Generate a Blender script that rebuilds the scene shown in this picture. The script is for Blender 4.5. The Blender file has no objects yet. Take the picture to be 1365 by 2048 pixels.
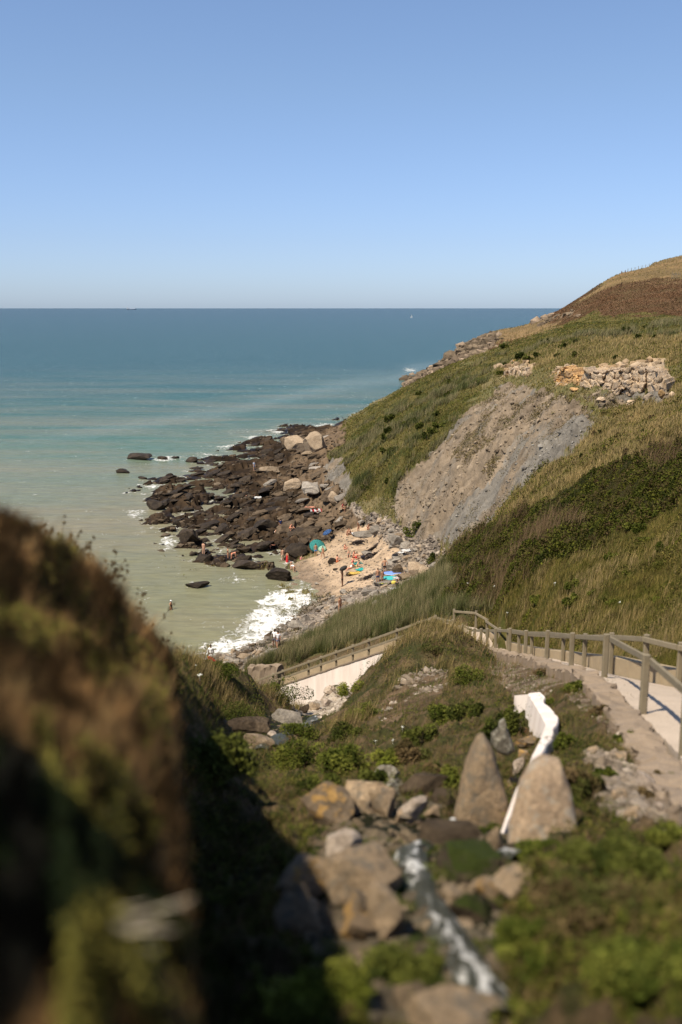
import bpy, bmesh, math, random
import numpy as np
from mathutils import Vector, Matrix, Euler
SC = bpy.context.scene
COL = SC.collection
# ---------------------------------------------------------------- camera, sky, sun, exposure
H = 30.0
FPX = 1991.0
PITCH = math.atan((1024-616)/FPX)
cam_d = bpy.data.cameras.new('camera'); cam = bpy.data.objects.new('camera', cam_d); COL.objects.link(cam)
cam.location = (0, 0, H); cam.rotation_euler = (math.pi/2-PITCH, math.radians(0.0), 0)
cam_d.sensor_fit = 'VERTICAL'; cam_d.sensor_height = 36; cam_d.lens = 35; cam_d.clip_start = 0.1; cam_d.clip_end = 200000
cam_d.dof.use_dof = True; cam_d.dof.focus_distance = 105; cam_d.dof.aperture_fstop = 0.72
SC.camera = cam
SUN_EL, SUN_AZ = math.radians(58), math.radians(228)      # azimuth clockwise from +Y (the view direction)
SUN_TO = Vector((math.sin(SUN_AZ)*math.cos(SUN_EL), math.cos(SUN_AZ)*math.cos(SUN_EL), math.sin(SUN_EL)))
W = bpy.data.worlds.new('World'); SC.world = W; W.use_nodes = True
nt = W.node_tree; bg = nt.nodes['Background']
sky = nt.nodes.new('ShaderNodeTexSky'); sky.sky_type = 'NISHITA'; sky.sun_disc = False
sky.sun_elevation = SUN_EL; sky.sun_rotation = SUN_AZ
sky.altitude = 0; sky.air_density = 1.0; sky.dust_density = 0.4; sky.ozone_density = 1.6
hs = nt.nodes.new('ShaderNodeHueSaturation'); hs.inputs['Saturation'].default_value = 0.85
gm = nt.nodes.new('ShaderNodeMixRGB'); gm.blend_type = 'MULTIPLY'; gm.inputs['Fac'].default_value = 1
gm.inputs['Color2'].default_value = (0.86, 0.96, 1.10, 1)
nt.links.new(sky.outputs[0], hs.inputs['Color']); nt.links.new(hs.outputs[0], gm.inputs['Color1'])
tc = nt.nodes.new('ShaderNodeTexCoord'); sx = nt.nodes.new('ShaderNodeSeparateXYZ'); nt.links.new(tc.outputs['Generated'], sx.inputs[0])
tr = nt.nodes.new('ShaderNodeValToRGB'); nt.links.new(sx.outputs['Z'], tr.inputs[0])
for i, (p_, c_) in enumerate([(0, (.73,.84,1.12)), (.06, (.79,.84,1.05)), (.2, (.88,.92,.99)), (.5, (.95,1.03,1.10))]):
    if i > 1: tr.color_ramp.elements.new(p_)
    e = tr.color_ramp.elements[i]; e.position = p_; e.color = (*c_, 1)
gm2 = nt.nodes.new('ShaderNodeMixRGB'); gm2.blend_type = 'MULTIPLY'; gm2.inputs['Fac'].default_value = 1
nt.links.new(gm.outputs[0], gm2.inputs['Color1']); nt.links.new(tr.outputs[0], gm2.inputs['Color2'])
nt.links.new(gm2.outputs[0], bg.inputs[0]); bg.inputs[1].default_value = 0.086
sl = bpy.data.lights.new('sun', 'SUN'); sun = bpy.data.objects.new('sun', sl); COL.objects.link(sun)
sl.energy = 5.0; sl.angle = math.radians(0.5); sl.color = (1.0, 0.90, 0.73)
sun.rotation_euler = (-SUN_TO).to_track_quat('-Z', 'Y').to_euler(); sun.location = (-20, -20, 60)
SC.view_settings.view_transform = 'Standard'; SC.view_settings.look = 'None'; SC.view_settings.gamma = 1
SC.view_settings.exposure = 0.55
SC.render.engine = 'CYCLES'; SC.cycles.use_denoising = True
SC.cycles.max_bounces = 4; SC.cycles.diffuse_bounces = 2; SC.cycles.glossy_bounces = 2; SC.cycles.transmission_bounces = 2; SC.cycles.transparent_max_bounces = 6
SC.cycles.use_adaptive_sampling = True; SC.cycles.adaptive_threshold = 0.02

# ---------------------------------------------------------------- numbers: survey from pixels, noise, terrain field
SP, CP = math.sin(PITCH), math.cos(PITCH)
def tdep(v): return math.tan(math.atan((v-1024)/FPX)+PITCH)
def at(u, v, Y):                                   # point seen at u,v standing Y metres ahead
    xc, yc = (u-682.5)/FPX, (1024-v)/FPX
    d = (xc, CP+yc*SP, -SP+yc*CP); k = Y/d[1]
    return Vector((d[0]*k, Y, H+d[2]*k))
def atz(u, v, z):                                  # point seen at u,v at height z
    xc, yc = (u-682.5)/FPX, (1024-v)/FPX
    d = (xc, CP+yc*SP, -SP+yc*CP); k = (z-H)/d[2]
    return Vector((d[0]*k, d[1]*k, z))
def proj(X, Y, Z):
    z = Z-H; dep = Y*CP-z*SP; dep = np.maximum(dep, 1e-3)
    return 682.5+FPX*X/dep, 1024-FPX*(Y*SP+z*CP)/dep
def _h(ix, iy, s):
    n = (ix.astype(np.int64)*374761393 + iy.astype(np.int64)*668265263 + s*1442695041) & 0xffffffff
    n = ((n ^ (n >> 13))*1274126177) & 0xffffffff
    return ((n ^ (n >> 16)) & 0xffffff)/float(0xffffff)
def vnoise(x, y, s=0):
    ix = np.floor(x); iy = np.floor(y); fx = x-ix; fy = y-iy
    fx = fx*fx*fx*(fx*(fx*6-15)+10); fy = fy*fy*fy*(fy*(fy*6-15)+10)
    a = _h(ix, iy, s); b = _h(ix+1, iy, s); c = _h(ix, iy+1, s); d = _h(ix+1, iy+1, s)
    return (a+(b-a)*fx)+((c+(d-c)*fx)-(a+(b-a)*fx))*fy
def fbm(x, y, s=0, o=5, g=0.5):
    t = np.zeros_like(x, dtype=float); a = 1; n = 0
    for i in range(o):
        t += a*(vnoise(x, y, s+i*7)*2-1); n += a; a *= g
        x, y = x*1.63+y*1.21+5.3, y*1.63-x*1.21+1.7
    return t/n
def blocks(x, y, s, tilt=0.6):
    """fractured slabs: height and tilt per Voronoi cell; returns height in about -1..1 and the distance to the joint"""
    ix = np.floor(x); iy = np.floor(y)
    b1 = np.full(x.shape, 9.0); b2 = b1.copy(); hh = np.zeros(x.shape)
    for dx in (-1, 0, 1):
        for dy in (-1, 0, 1):
            cx = ix+dx; cy = iy+dy
            px = cx+0.15+0.7*_h(cx, cy, s); py = cy+0.15+0.7*_h(cx, cy, s+11)
            d = np.maximum(abs(x-px), abs(y-py))*0.6+np.hypot(x-px, y-py)*0.4
            h = _h(cx, cy, s+23)*2-1 + tilt*((x-px)*(0.9+0.8*(_h(cx, cy, s+31)-0.5))+(y-py)*1.2*(_h(cx, cy, s+37)-0.5))
            m = d < b1
            b2 = np.where(m, b1, np.minimum(b2, d)); hh = np.where(m, h, hh); b1 = np.where(m, d, b1)
    return hh, b2-b1
def smooth(a, b, x):
    t = np.clip((x-a)/(b-a), 0, 1); return t*t*(3-2*t)

# edges of the stair path: left (near) and right (far)
PL = [(1450,1640,9.6),(1360,1527,13.3),(1280,1427,16.7),(1205,1357,22.3),(1139,1339,27),(1090,1323,32),(1048,1316,36),(1017,1306,40),(988,1302,44),(962,1299,47.3),(940,1296,50),(905,1277,51.7)]
PR = [(1365,1378,21.5),(1226,1343,26.2),(1165,1332,31.5),(1110,1322,36),(1075,1316,39.5),(1040,1308,43.5),(1012,1300,47.3),(990,1288,50.4),(977,1277,51.9)]
PLw = [at(*p) for p in PL]; PRw = [Vector((6.3,10.6,24.75)), Vector((7.0,13.6,23.8)), Vector((7.4,17.0,22.85))]+[at(*p) for p in PR]
SA = at(868, 1267, 54.0); SB = at(545, 1376, 66.0); SE = SB+(SB-SA)*0.14    # near edge of the lower flight
uvz = [ # u, v, z
 (680,846,0),(600,857,0),(540,873,0),(460,905,0),(420,930,0),(340,950,-.2),(300,990,-.1),(290,1030,-.3),(345,1062,-.2),(330,1100,-.5),(390,1122,-.3),(460,1128,-.4),(515,1122,-.2),(560,1125,-.1),(600,1140,.05),(585,1168,0),(640,1188,.05),(610,1215,0),(570,1250,0),(520,1287,0),(445,1312,0),(385,1337,0),
 (200,950,-2),(180,1100,-2.5),(300,1200,-1.6),(420,1220,-1),(300,1290,-1.5),(0,1000,-4),(500,1180,-.7),(545,1200,-.5),(430,1000,-.15),(520,1090,.25),(620,830,-3),(500,855,-3),(350,900,-2.5),(0,850,-6),(0,700,-10),(400,700,-10),(760,790,-4),(800,690,-10),(800,750,-1.5),(420,1060,.0),
 (520,950,1.2),(600,900,1.4),(470,975,.5),(560,1000,1.5),(620,950,2.6),(640,885,2.8),(590,1050,1.6),(500,1060,.8),(400,1090,.3),(350,975,.4),(630,1000,2.8),(380,1010,.3),(540,910,.7),(450,930,.3),(680,1040,3.2),(590,1090,.9),
 (640,1090,1.5),(600,1112,.6),(690,1080,2.2),(740,1060,3.2),(660,1150,.7),(700,1120,1.8),(760,1130,2.4),(800,1110,3.4),(830,1160,3.4),(720,1170,1.5),(650,1230,.9),(600,1262,.9),(700,1208,1.9),(480,1322,.8),(545,1290,1),(430,1337,.8),(780,1180,2.6),
 (662,900,4.2),(655,960,4),(700,1020,4.2),(760,1040,4.4),(840,1085,5.2),(870,1115,5.4),
 (700,857,5),(750,825,8),(820,777,12),(900,737,16),(720,920,8),(800,880,12),(800,825,12),(880,785,16),(950,742,19),(720,980,6.5),(770,990,7.5),
 (850,1045,8),(900,1080,8.4),(950,1060,10),(900,960,12),(1000,1000,13),(1000,900,16),(900,850,15),(1000,805,18),(1060,900,17.2),(1150,900,19),(1150,850,20),(1100,785,21),(1150,745,22.6),(1250,738,23.8),(1250,800,21.6),(1340,740,24),(1365,800,23),(1250,700,25),(1000,742,20),(1100,700,23.5),(1365,700,25.6),(1180,775,22),
 (1365,885,21.5),(1250,922,20.5),(1100,1002,17),(1000,1062,14),(900,1127,10),(800,1182,6),(700,1227,3.3),(600,1272,2),(500,1331,1.3),
 (1365,1250,20.5),(1365,1100,20.5),(1365,1000,21),(1200,1200,18.5),(1200,1050,18),(1100,1200,17),(1000,1200,15),(1000,1130,14),(900,1200,12),(800,1250,8.5),(700,1280,5.5),(600,1310,3.3),(520,1342,2),(1500,1200,23),(1500,1000,24),(1500,850,25.5)]
uvY = [ # u, v, Y
 (1365,650,200),(1200,662,220),(1000,702,260),(1100,655,300),(950,712,300),(870,745,360),
 (1365,600,330),(1365,530,425),(1300,541,425),(1230,553,430),(1150,602,440),(1075,642,450),(1000,662,460),(960,676,460),(900,712,460),(860,738,465),(835,752,455),(1250,610,340),(1150,650,340),(1050,680,380),(960,705,380),(1500,500,430),(1500,600,330),
 (870,1274,49),(800,1292,46),(775,1315,44.5),(720,1367,42),(655,1420,41),(612,1436,45),(640,1402,54),(600,1420,56),(800,1400,30),(900,1350,32),(1000,1325,37),(1000,1400,25),(900,1450,22),(1000,1480,17.5),(750,1500,20),(650,1520,22),(560,1480,27),(500,1455,31),(620,1590,13.5),(760,1590,12.5),(900,1580,13),(850,1680,8.6),(700,1665,9),(700,1750,7),(850,1760,6.6),(700,1900,5.2),(950,1900,5.0),(960,2048,4),(700,2048,4),(500,1800,6.5),(400,1700,10),(440,1550,17.5),(1365,2048,3.4),(1200,2048,3.6),(1200,1850,4.8),(1365,1850,4.6),(1100,1722,7.2),(1250,1700,7.6),(1365,1700,7.8),(1365,1620,10),(1200,1600,10.5),(1180,1500,13.8),(1060,1640,10.6),(1060,1560,12.6),(1030,1500,15.5),(1150,1410,18.6),(1090,1370,24),(980,1650,10.2),(1045,1500,16.8),(1025,1560,14.6),(1010,1610,12.6),
 (350,1322,32),(400,1330,34),(450,1334,36),(500,1360,38),(545,1392,41),(590,1422,45),(400,1372,31.5),(400,1470,29.5),(480,1380,34.5),(480,1430,33),(545,1425,38),
 (385,1398,15),(402,1398,19),(412,1388,24),(345,1400,12),(470,1565,17),(525,1570,16.5),(480,1500,22),(960,2600,2.4),(300,2600,2.2),(1400,2500,2.2)]
CT = [atz(*p) for p in uvz]+[at(*p) for p in uvY]
CT += [p+Vector((0,0,-.16)) for p in PLw[1:]]+[p+Vector((0,0,-.16)) for p in PRw[1:]]
for t in (0, .33, .66, 1): 
    p = SA.lerp(SB, t); CT += [p+Vector((1.1,.9,-.2)), p+Vector((-.8,-.65,-3.3))]
def thp(u, Y, z): return Vector(((u-682.5)/FPX*Y/CP, Y, z))
CT += [thp(300,20,22.95),thp(335,18,22.9),thp(320,14,25.0),thp(345,24,20.8),thp(200,20,24.0),thp(300,12,25.2),thp(0,20,25.2),thp(250,15,25.1),thp(325,26,20.6),thp(150,30,20),thp(0,40,14),thp(0,60,6),thp(0,90,-1.5),thp(200,60,4),thp(250,45,9),thp(200,80,-1),thp(350,45,10),thp(400,48,8),thp(450,52,5.5),thp(380,60,3),thp(350,70,.8),thp(450,65,2.5),thp(-400,20,27),thp(-400,60,16),thp(-400,100,-1),thp(-400,300,-6),thp(-300,8,27),thp(100,8,25.6),thp(330,8,24.8),thp(100,5,26.4),  # some ground hidden behind the bank is raised to shade the gully
       thp(1900,20,26),thp(1900,60,29),thp(1900,150,33),thp(1900,400,55),thp(1500,350,42),thp(1500,620,62),thp(1200,620,40),thp(1100,560,8),thp(900,600,-8),thp(1000,540,-2),thp(1000,700,-10),thp(700,1000,-10),thp(0,1000,-15)]
CT = np.array([tuple(p) for p in CT])
KT = 4.0
def feat(X, Y): return np.arctan2(X, Y)*KT, np.log(np.hypot(X, Y))
def tps_fit(a, b, val, lam=2e-4):
    n = len(a); r2 = (a[:,None]-a)**2+(b[:,None]-b)**2
    K = 0.5*r2*np.log(r2+1e-12)+lam*np.eye(n); P = np.stack([np.ones(n), a, b], 1)
    A = np.zeros((n+3, n+3)); A[:n,:n] = K; A[:n,n:] = P; A[n:,:n] = P.T
    return np.linalg.solve(A, np.concatenate([val, np.zeros(3)]))
_ca, _cb = feat(CT[:,0], CT[:,1]); _cr = np.hypot(CT[:,0], CT[:,1])
_w = tps_fit(_ca, _cb, (H-CT[:,2])/_cr)
def base_z(X, Y):
    sh = X.shape; X = X.ravel(); Y = Y.ravel(); out = np.empty(X.shape)
    for i in range(0, len(X), 20000):
        x, y = X[i:i+20000], Y[i:i+20000]; a, b = feat(x, y)
        r2 = (a[:,None]-_ca)**2+(b[:,None]-_cb)**2
        t = (0.5*r2*np.log(r2+1e-12))@_w[:-3]+_w[-3]+_w[-2]*a+_w[-1]*b
        out[i:i+20000] = H-t*np.hypot(x, y)
    return out.reshape(sh)
def inpoly(u, v, poly):
    c = np.zeros(u.shape, bool); n = len(poly); j = n-1
    for i in range(n):
        xi, yi = poly[i]; xj, yj = poly[j]
        if yi != yj: c ^= ((yi > v) != (yj > v)) & (u < (xj-xi)*(v-yi)/(yj-yi)+xi)
        j = i
    return c
# ---------------------------------------------------------------- helpers: meshes and materials
def mesh_np(name, V, F, nside, mats=(), cols=None, attrs=None, smooth_=True, link=True):
    """one mesh object from numpy arrays; F is (n, nside)"""
    me = bpy.data.meshes.new(name); V = np.asarray(V, np.float32); F = np.asarray(F, np.int32)
    me.vertices.add(len(V)); me.vertices.foreach_set('co', V.ravel())
    me.loops.add(F.size); me.loops.foreach_set('vertex_index', F.ravel())
    me.polygons.add(len(F)); me.polygons.foreach_set('loop_start', np.arange(0, F.size, nside, dtype=np.int32))
    me.polygons.foreach_set('loop_total', np.full(len(F), nside, np.int32))
    me.update(calc_edges=True)
    me.polygons.foreach_set('use_smooth', np.full(len(F), smooth_))
    if cols is not None:
        a = me.color_attributes.new('Col', 'FLOAT_COLOR', 'POINT')
        c = np.ones((len(V), 4), np.float32); c[:,:3] = cols; a.data.foreach_set('color', c.ravel())
    for k, v in (attrs or {}).items():
        a = me.attributes.new(k, 'FLOAT', 'POINT'); a.data.foreach_set('value', np.asarray(v, np.float32).ravel())
    for m in mats: me.materials.append(m)
    o = bpy.data.objects.new(name, me)
    if link: COL.objects.link(o)
    return o
def grid_faces(nr, nc):
    i = np.arange(nr-1)[:,None]*nc+np.arange(nc-1)[None]
    return np.stack([i, i+1, i+nc+1, i+nc], -1).reshape(-1, 4)
def tag(o, label=None, cat=None, group=None, kind=None):
    if label: o['label'] = label
    if cat: o['category'] = cat
    if group: o['group'] = group
    if kind: o['kind'] = kind
    return o
class NT:
    def __init__(s, name):
        s.m = bpy.data.materials.new(name); s.m.use_nodes = True; s.t = s.m.node_tree; s.n = s.t.nodes; s.b = s.n['Principled BSDF']
    def add(s, ty, **k):
        n = s.n.new(ty)
        for a, v in k.items():
            if a in n.inputs: n.inputs[a].default_value = v
            else: setattr(n, a, v)
        return n
    def l(s, a, b): s.t.links.new(a, b)
    def noise(s, scale, detail=4, rough=.6, vec=None, dist=0):
        n = s.add('ShaderNodeTexNoise'); n.inputs['Scale'].default_value = scale; n.inputs['Detail'].default_value = detail
        n.inputs['Roughness'].default_value = rough; n.inputs['Distortion'].default_value = dist
        if vec is not None: s.l(vec, n.inputs['Vector'])
        return n.outputs['Fac']
    def ramp(s, f, pts):
        r = s.add('ShaderNodeValToRGB'); e = r.color_ramp.elements
        while len(e) < len(pts): e.new(0.5)
        for i, (p, c) in enumerate(pts):
            e[i].position = p; e[i].color = (*c, 1) if len(c) == 3 else c
        s.l(f, r.inputs[0]); return r.outputs[0]
    def mix(s, f, a, b, ty='MIX'):
        m = s.add('ShaderNodeMixRGB'); m.blend_type = ty
        for i, x in enumerate((f, a, b)):
            if isinstance(x, (int, float)): m.inputs[i].default_value = x
            elif isinstance(x, tuple): m.inputs[i].default_value = (*x, 1)
            else: s.l(x, m.inputs[i])
        return m.outputs[0]
    def math(s, op, a, b=0.0):
        m = s.add('ShaderNodeMath'); m.operation = op
        for i, x in enumerate((a, b)):
            if isinstance(x, (int, float)): m.inputs[i].default_value = x
            else: s.l(x, m.inputs[i])
        return m.outputs[0]
    def bump(s, h, dist, strength=1.0):
        b = s.add('ShaderNodeBump'); b.inputs['Distance'].default_value = dist; b.inputs['Strength'].default_value = strength
        s.l(h, b.inputs['Height']); s.l(b.outputs[0], s.b.inputs['Normal']); return b
    def attr(s, name):
        a = s.add('ShaderNodeAttribute'); a.attribute_name = name; return a
    def pos(s, sc=(1,1,1)):
        g = s.add('ShaderNodeNewGeometry'); m = s.add('ShaderNodeMapping'); m.inputs['Scale'].default_value = sc
        s.l(g.outputs['Position'], m.inputs[0]); return m.outputs[0]
    def objc(s, sc=(1,1,1)):
        g = s.add('ShaderNodeTexCoord'); m = s.add('ShaderNodeMapping'); m.inputs['Scale'].default_value = sc
        s.l(g.outputs['Object'], m.inputs[0]); return m.outputs[0]
def ground_mat():
    s = NT('ground_surface'); a = s.attr('Col'); p = s.pos()
    n1 = s.noise(.9, 6, .65, p); n2 = s.noise(14, 4, .7, p)
    f = s.ramp(n1, [(.3, (.68,)*3), (.7, (1.3,)*3)]); g = s.ramp(n2, [(.3, (.72,)*3), (.7, (1.25,)*3)])
    s.l(s.mix(1, s.mix(1, s.mix(1, a.outputs['Color'], (.86,.86,.86), 'MULTIPLY'), f, 'MULTIPLY'), g, 'MULTIPLY'), s.b.inputs['Base Color'])
    w = s.attr('wet'); s.l(s.math('SUBTRACT', .92, s.math('MULTIPLY', w.outputs['Fac'], .55)), s.b.inputs['Roughness'])
    s.b.inputs['Specular IOR Level'].default_value = .06
    s.bump(s.noise(5, 8, .7, p), .14, 1.0)
    return s.m
def plain(name, col, rough=.8, var=.25, scale=6., spec=.3, bump=.01, objsp=True, metal=0):
    s = NT(name); p = s.objc() if objsp else s.pos()
    n = s.noise(scale, 5, .65, p)
    s.l(s.mix(n, tuple(c*(1-var) for c in col), tuple(min(1, c*(1+var)) for c in col)), s.b.inputs['Base Color'])
    s.b.inputs['Roughness'].default_value = rough; s.b.inputs['Specular IOR Level'].default_value = spec; s.b.inputs['Metallic'].default_value = metal
    if bump: s.bump(s.noise(scale*4, 4, .6, p), bump, .7)
    return s.m

# ---------------------------------------------------------------- terrain
ZN = {}   # name: (albedo A, albedo B, roughness of the ground in metres, block amplitude)
ZD = [('turf',(.05,.05,.018),(.13,.09,.05),.58,0), ('slope',(.13,.12,.05),(.17,.14,.07),.55,0), ('heath',(.10,.058,.03),(.15,.09,.05),.5,0),
      ('dry',(.22,.145,.07),(.15,.105,.05),.35,0), ('green',(.05,.055,.015),(.12,.10,.035),.9,0), ('tan',(.17,.135,.05),(.10,.095,.03),.6,0),
      ('clay',(.27,.215,.155),(.20,.155,.105),.55,0), ('greyclay',(.23,.215,.19),(.28,.25,.21),.38,0), ('ochre',(.42,.31,.19),(.44,.34,.24),.5,.45),
      ('bramble',(.02,.022,.007),(.045,.036,.014),1.15,0), ('reed',(.06,.06,.025),(.09,.085,.035),.3,0), ('meadow',(.07,.07,.018),(.15,.115,.04),.45,0),
      ('sand',(.48,.35,.235),(.40,.29,.19),.05,0), ('pebble',(.33,.27,.21),(.26,.215,.175),.09,.05), ('shelf',(.026,.017,.010),(.066,.043,.025),.3,1.0),
      ('rubble',(.22,.17,.125),(.15,.12,.08),.1,.12), ('bed',(.05,.038,.022),(.022,.026,.009),.16,.14), ('cap',(.26,.195,.14),(.13,.09,.055),.12,.08), ('headrock',(.11,.08,.055),(.22,.165,.11),.6,1.0), ('soil',(.17,.115,.07),(.10,.07,.04),.18,.05), ('pale',(.5,.42,.33),(.4,.32,.24),.08,.12)]
ZI = {z[0]: i for i, z in enumerate(ZD)}
ZP = [ # zone, rmin, rmax, polygon in the survey's pixels
 ('meadow',20,75,[(980,1290),(940,1240),(1000,1180),(1100,1130),(1250,1010),(1420,940),(1420,1400),(1050,1330)]),
 ('heath',240,1e4,[(1040,660),(1075,630),(1230,556),(1600,556),(1600,634),(1200,640),(1130,652),(1000,695),(950,700),(950,672)]),
 ('dry',240,1e4,[(1150,610),(1200,575),(1240,530),(1600,450),(1600,556),(1240,566),(1180,600)]),
 ('dry',240,1e4,[(990,650),(1090,640),(1130,652),(1060,675),(960,700)]),
 ('green',130,1e4,[(1020,690),(1120,655),(1180,630),(1600,632),(1600,660),(1250,675),(1120,692),(1000,738),(900,795),(840,832),(900,760)]),
 ('tan',90,300,[(1000,738),(1120,692),(1250,675),(1600,665),(1600,745),(1340,728),(1120,738),(1000,745)]),
 ('green',110,400,[(690,850),(820,768),(900,730),(1000,735),(945,800),(900,860),(780,990),(700,1010),(655,960),(650,880)]),
 ('clay',80,170,[(785,985),(860,900),(920,835),(1010,765),(1120,790),(1185,820),(1195,850),(1150,885),(1090,940),(1000,1020),(960,1062),(900,1085),(850,1095),(790,1040)]),
 ('greyclay',80,170,[(860,1070),(900,1020),(985,950),(1040,880),(1110,835),(1165,825),(1190,850),(1150,885),(1090,942),(1000,1022),(950,1068),(850,1095)]),
 ('greyclay',100,200,[(640,920),(690,925),(700,970),(680,1000),(645,980)]),
 ('clay',80,170,[(1150,790),(1340,770),(1345,800),(1290,830),(1200,815)]),
 ('greyclay',80,170,[(1215,785),(1320,770),(1320,800),(1270,822)]),
 ('tan',55,170,[(1195,850),(1230,825),(1340,800),(1420,700),(1420,885),(1250,920),(1100,1002),(960,1075),(1005,1025),(1090,945),(1150,888)]),
 ('bramble',40,110,[(860,1160),(960,1060),(1100,1000),(1250,918),(1420,868),(1420,960),(1330,1030),(1220,1080),(1100,1140),(1020,1190),(990,1232),(880,1215),(840,1190)]),
 ('reed',45,110,[(470,1352),(560,1296),(690,1226),(800,1172),(880,1140),(900,1180),(860,1215),(990,1225),(880,1238),(700,1295),(560,1330),(480,1365)]),
 ('ochre',85,190,[(1112,738),(1180,742),(1250,730),(1330,724),(1345,775),(1320,785),(1230,780),(1160,768),(1114,770)]),
 ('ochre',110,220,[(1010,735),(1030,725),(1060,735),(1050,752),(1015,750)]),
 ('headrock',330,1e4,[(800,760),(815,725),(880,712),(930,690),(958,668),(1000,668),(1010,680),(930,722),(880,752),(840,800)]),
 ('headrock',330,1e4,[(1070,640),(1095,636),(1160,625),(1120,640),(1075,650)]),
 ('shelf',95,320,[(200,900),(560,850),(690,835),(690,880),(655,915),(650,960),(690,1000),(735,1040),(650,1085),(600,1106),(570,1145),(380,1140),(260,1110),(200,1000)]),
 ('pebble',70,140,[(690,1000),(760,1035),(845,1080),(890,1105),(870,1160),(700,1232),(560,1305),(480,1352),(330,1350),(440,1300),(540,1250),(600,1205),(700,1180),(740,1165),(760,1130),(750,1090),(735,1050)]),
 ('sand',90,130,[(625,1112),(640,1095),(700,1052),(740,1050),(765,1080),(800,1108),(760,1130),(742,1170),(690,1188),(590,1190),(560,1160),(580,1140),(592,1118)]),
 ('cap',8,60,[(990,1290),(1045,1318),(1120,1342),(1200,1375),(1290,1450),(1400,1530),(1400,1620),(1290,1560),(1190,1440),(1120,1385),(1050,1400),(1000,1370),(985,1330)]),
 ('rubble',5,20,[(1170,1500),(1290,1545),(1400,1590),(1400,1670),(1310,1650),(1220,1620)]),
 ('soil',20,60,[(820,1345),(905,1340),(880,1400),(790,1440),(730,1452),(745,1420),(790,1385)]),
 ('pale',35,70,[(590,1405),(660,1370),(700,1375),(690,1405),(640,1440),(600,1440)]),
 ('bed',20,60,[(590,1430),(640,1430),(660,1455),(600,1470),(520,1490),(440,1500),(440,1440),(500,1430)]),
 ('bed',3.5,14.5,[(640,2048),(600,1750),(650,1610),(700,1590),(870,1600),(900,1640),(1010,1655),(1140,1700),(1010,1740),(990,2048)]),
]
def lodfbm(X, Y, sd, o=5, g=.55, base=1.0, kmin=-4, kmax=3):
    """noise whose grain grows with distance from the lookout in fixed octaves of world size"""
    R = np.hypot(X, Y); L = np.clip(np.log2(R/45*base), kmin, kmax); out = np.zeros_like(X)
    for k in range(kmin, kmax+1):
        w = np.clip(1-abs(L-k), 0, 1); m = w > 0
        if m.any(): sc = 2.0**k; out[m] += w[m]*fbm(X[m]/sc, Y[m]/sc, sd+k*13+60, o, g)
    return out
def zone_of(X, Y, Z, warp=9):
    r = np.hypot(X, Y); sc = np.clip(r/60, .1, 2.5)
    u, v = proj(X, Y, Z)
    w = warp*1.0
    u = u+w*lodfbm(X/2, Y/2, 91, 5, .65)*3.0; v = v+w*lodfbm(X/2, Y/2, 92, 5, .65)*2
    z = np.where(r < 75, ZI['turf'], ZI['slope'])
    for name, r0, r1, pl in ZP:
        m = (r > r0) & (r < r1); 
        if m.any():
            k = np.zeros(u.shape, bool); k[m] = inpoly(u[m], v[m], pl); z = np.where(k, ZI[name], z)
    return z
def raise_ground(X, Y, Z, zn):
    """small relief by zone, in world space"""
    amp = np.array([z[3] for z in ZD])[zn]; blk = np.array([z[4] for z in ZD])[zn]; r = np.hypot(X, Y)
    lod = np.clip(r/70, .16, 3)
    n = lodfbm(X/4, Y/4, 3, 6, .6)
    d = amp*np.clip(lod, 0, 1.3)**.6*n*1.5
    # rills down the clay
    cl = np.isin(zn, [ZI['clay'], ZI['greyclay']])
    s = (X*.62-Y*.78); t = (X*.78+Y*.62)
    ril = 1-np.abs(fbm(s/2.4+fbm(X/6, Y/6, 71, 3)*1.2, t/14, 41, 4, .6))*2
    d += np.where(cl, (ril-.6)*.16+fbm(X/1.6, Y/1.6, 44, 4, .66)*1.15, 0)
    k = np.zeros_like(X); jt = np.ones_like(X)
    for sx, sy, a, sd in ((4.2, 1.9, .62, 5), (1.7, .8, .38, 6)):
        ca, sa = math.cos(.45), math.sin(.45); f0 = np.clip(r/120, .0701, 2)
        for q in (.1, .25, .5, 1.0, 2.0):
            m = (f0 > q*.7) & (f0 <= q*1.45) & (blk > 0)
            if not m.any(): continue
            x_, y_ = X[m], Y[m]; wx = x_+fbm(x_/3/q, y_/3/q, 55, 3)*q; wy = y_+fbm(x_/3/q, y_/3/q, 56, 3)*q
            h, j = blocks((wx*ca+wy*sa)/(sx*q), (-wx*sa+wy*ca)/(sy*q*1.7), sd)
            k[m] += a*h-.35*a*np.exp(-j*9); jt[m] = np.minimum(jt[m], j)
    return d+blk*np.clip(r/120,.12,1.2)**.8*k, jt
print('terrain')
NTH, NR = 1000, 1500
th = np.radians(np.linspace(-31, 33, NTH)); lr = np.linspace(math.log(1.3), math.log(1250), NR)
R_, T_ = np.meshgrid(np.exp(lr), th, indexing='ij')
GX = R_*np.sin(T_); GY = R_*np.cos(T_)
# coarse field first, then bilinear: the thin-plate sum is smooth
sub = 4; cX = GX[::sub, ::sub]; cY = GY[::sub, ::sub]; cZ = base_z(cX, cY)
ri = np.arange(NR)/sub; ti = np.arange(NTH)/sub
def resamp(C, ri, ti):
    r0 = np.clip(ri.astype(int), 0, C.shape[0]-2); t0 = np.clip(ti.astype(int), 0, C.shape[1]-2)
    fr = (ri-r0)[:,None]; ft = (ti-t0)[None]
    return (C[r0][:,t0]*(1-ft)+C[r0][:,t0+1]*ft)*(1-fr)+(C[r0+1][:,t0]*(1-ft)+C[r0+1][:,t0+1]*ft)*fr
GZ = resamp(cZ, ri, ti)
BZ = GZ.copy()
GZN = zone_of(GX, GY, GZ)
dz, joint = raise_ground(GX, GY, GZ, GZN)
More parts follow.
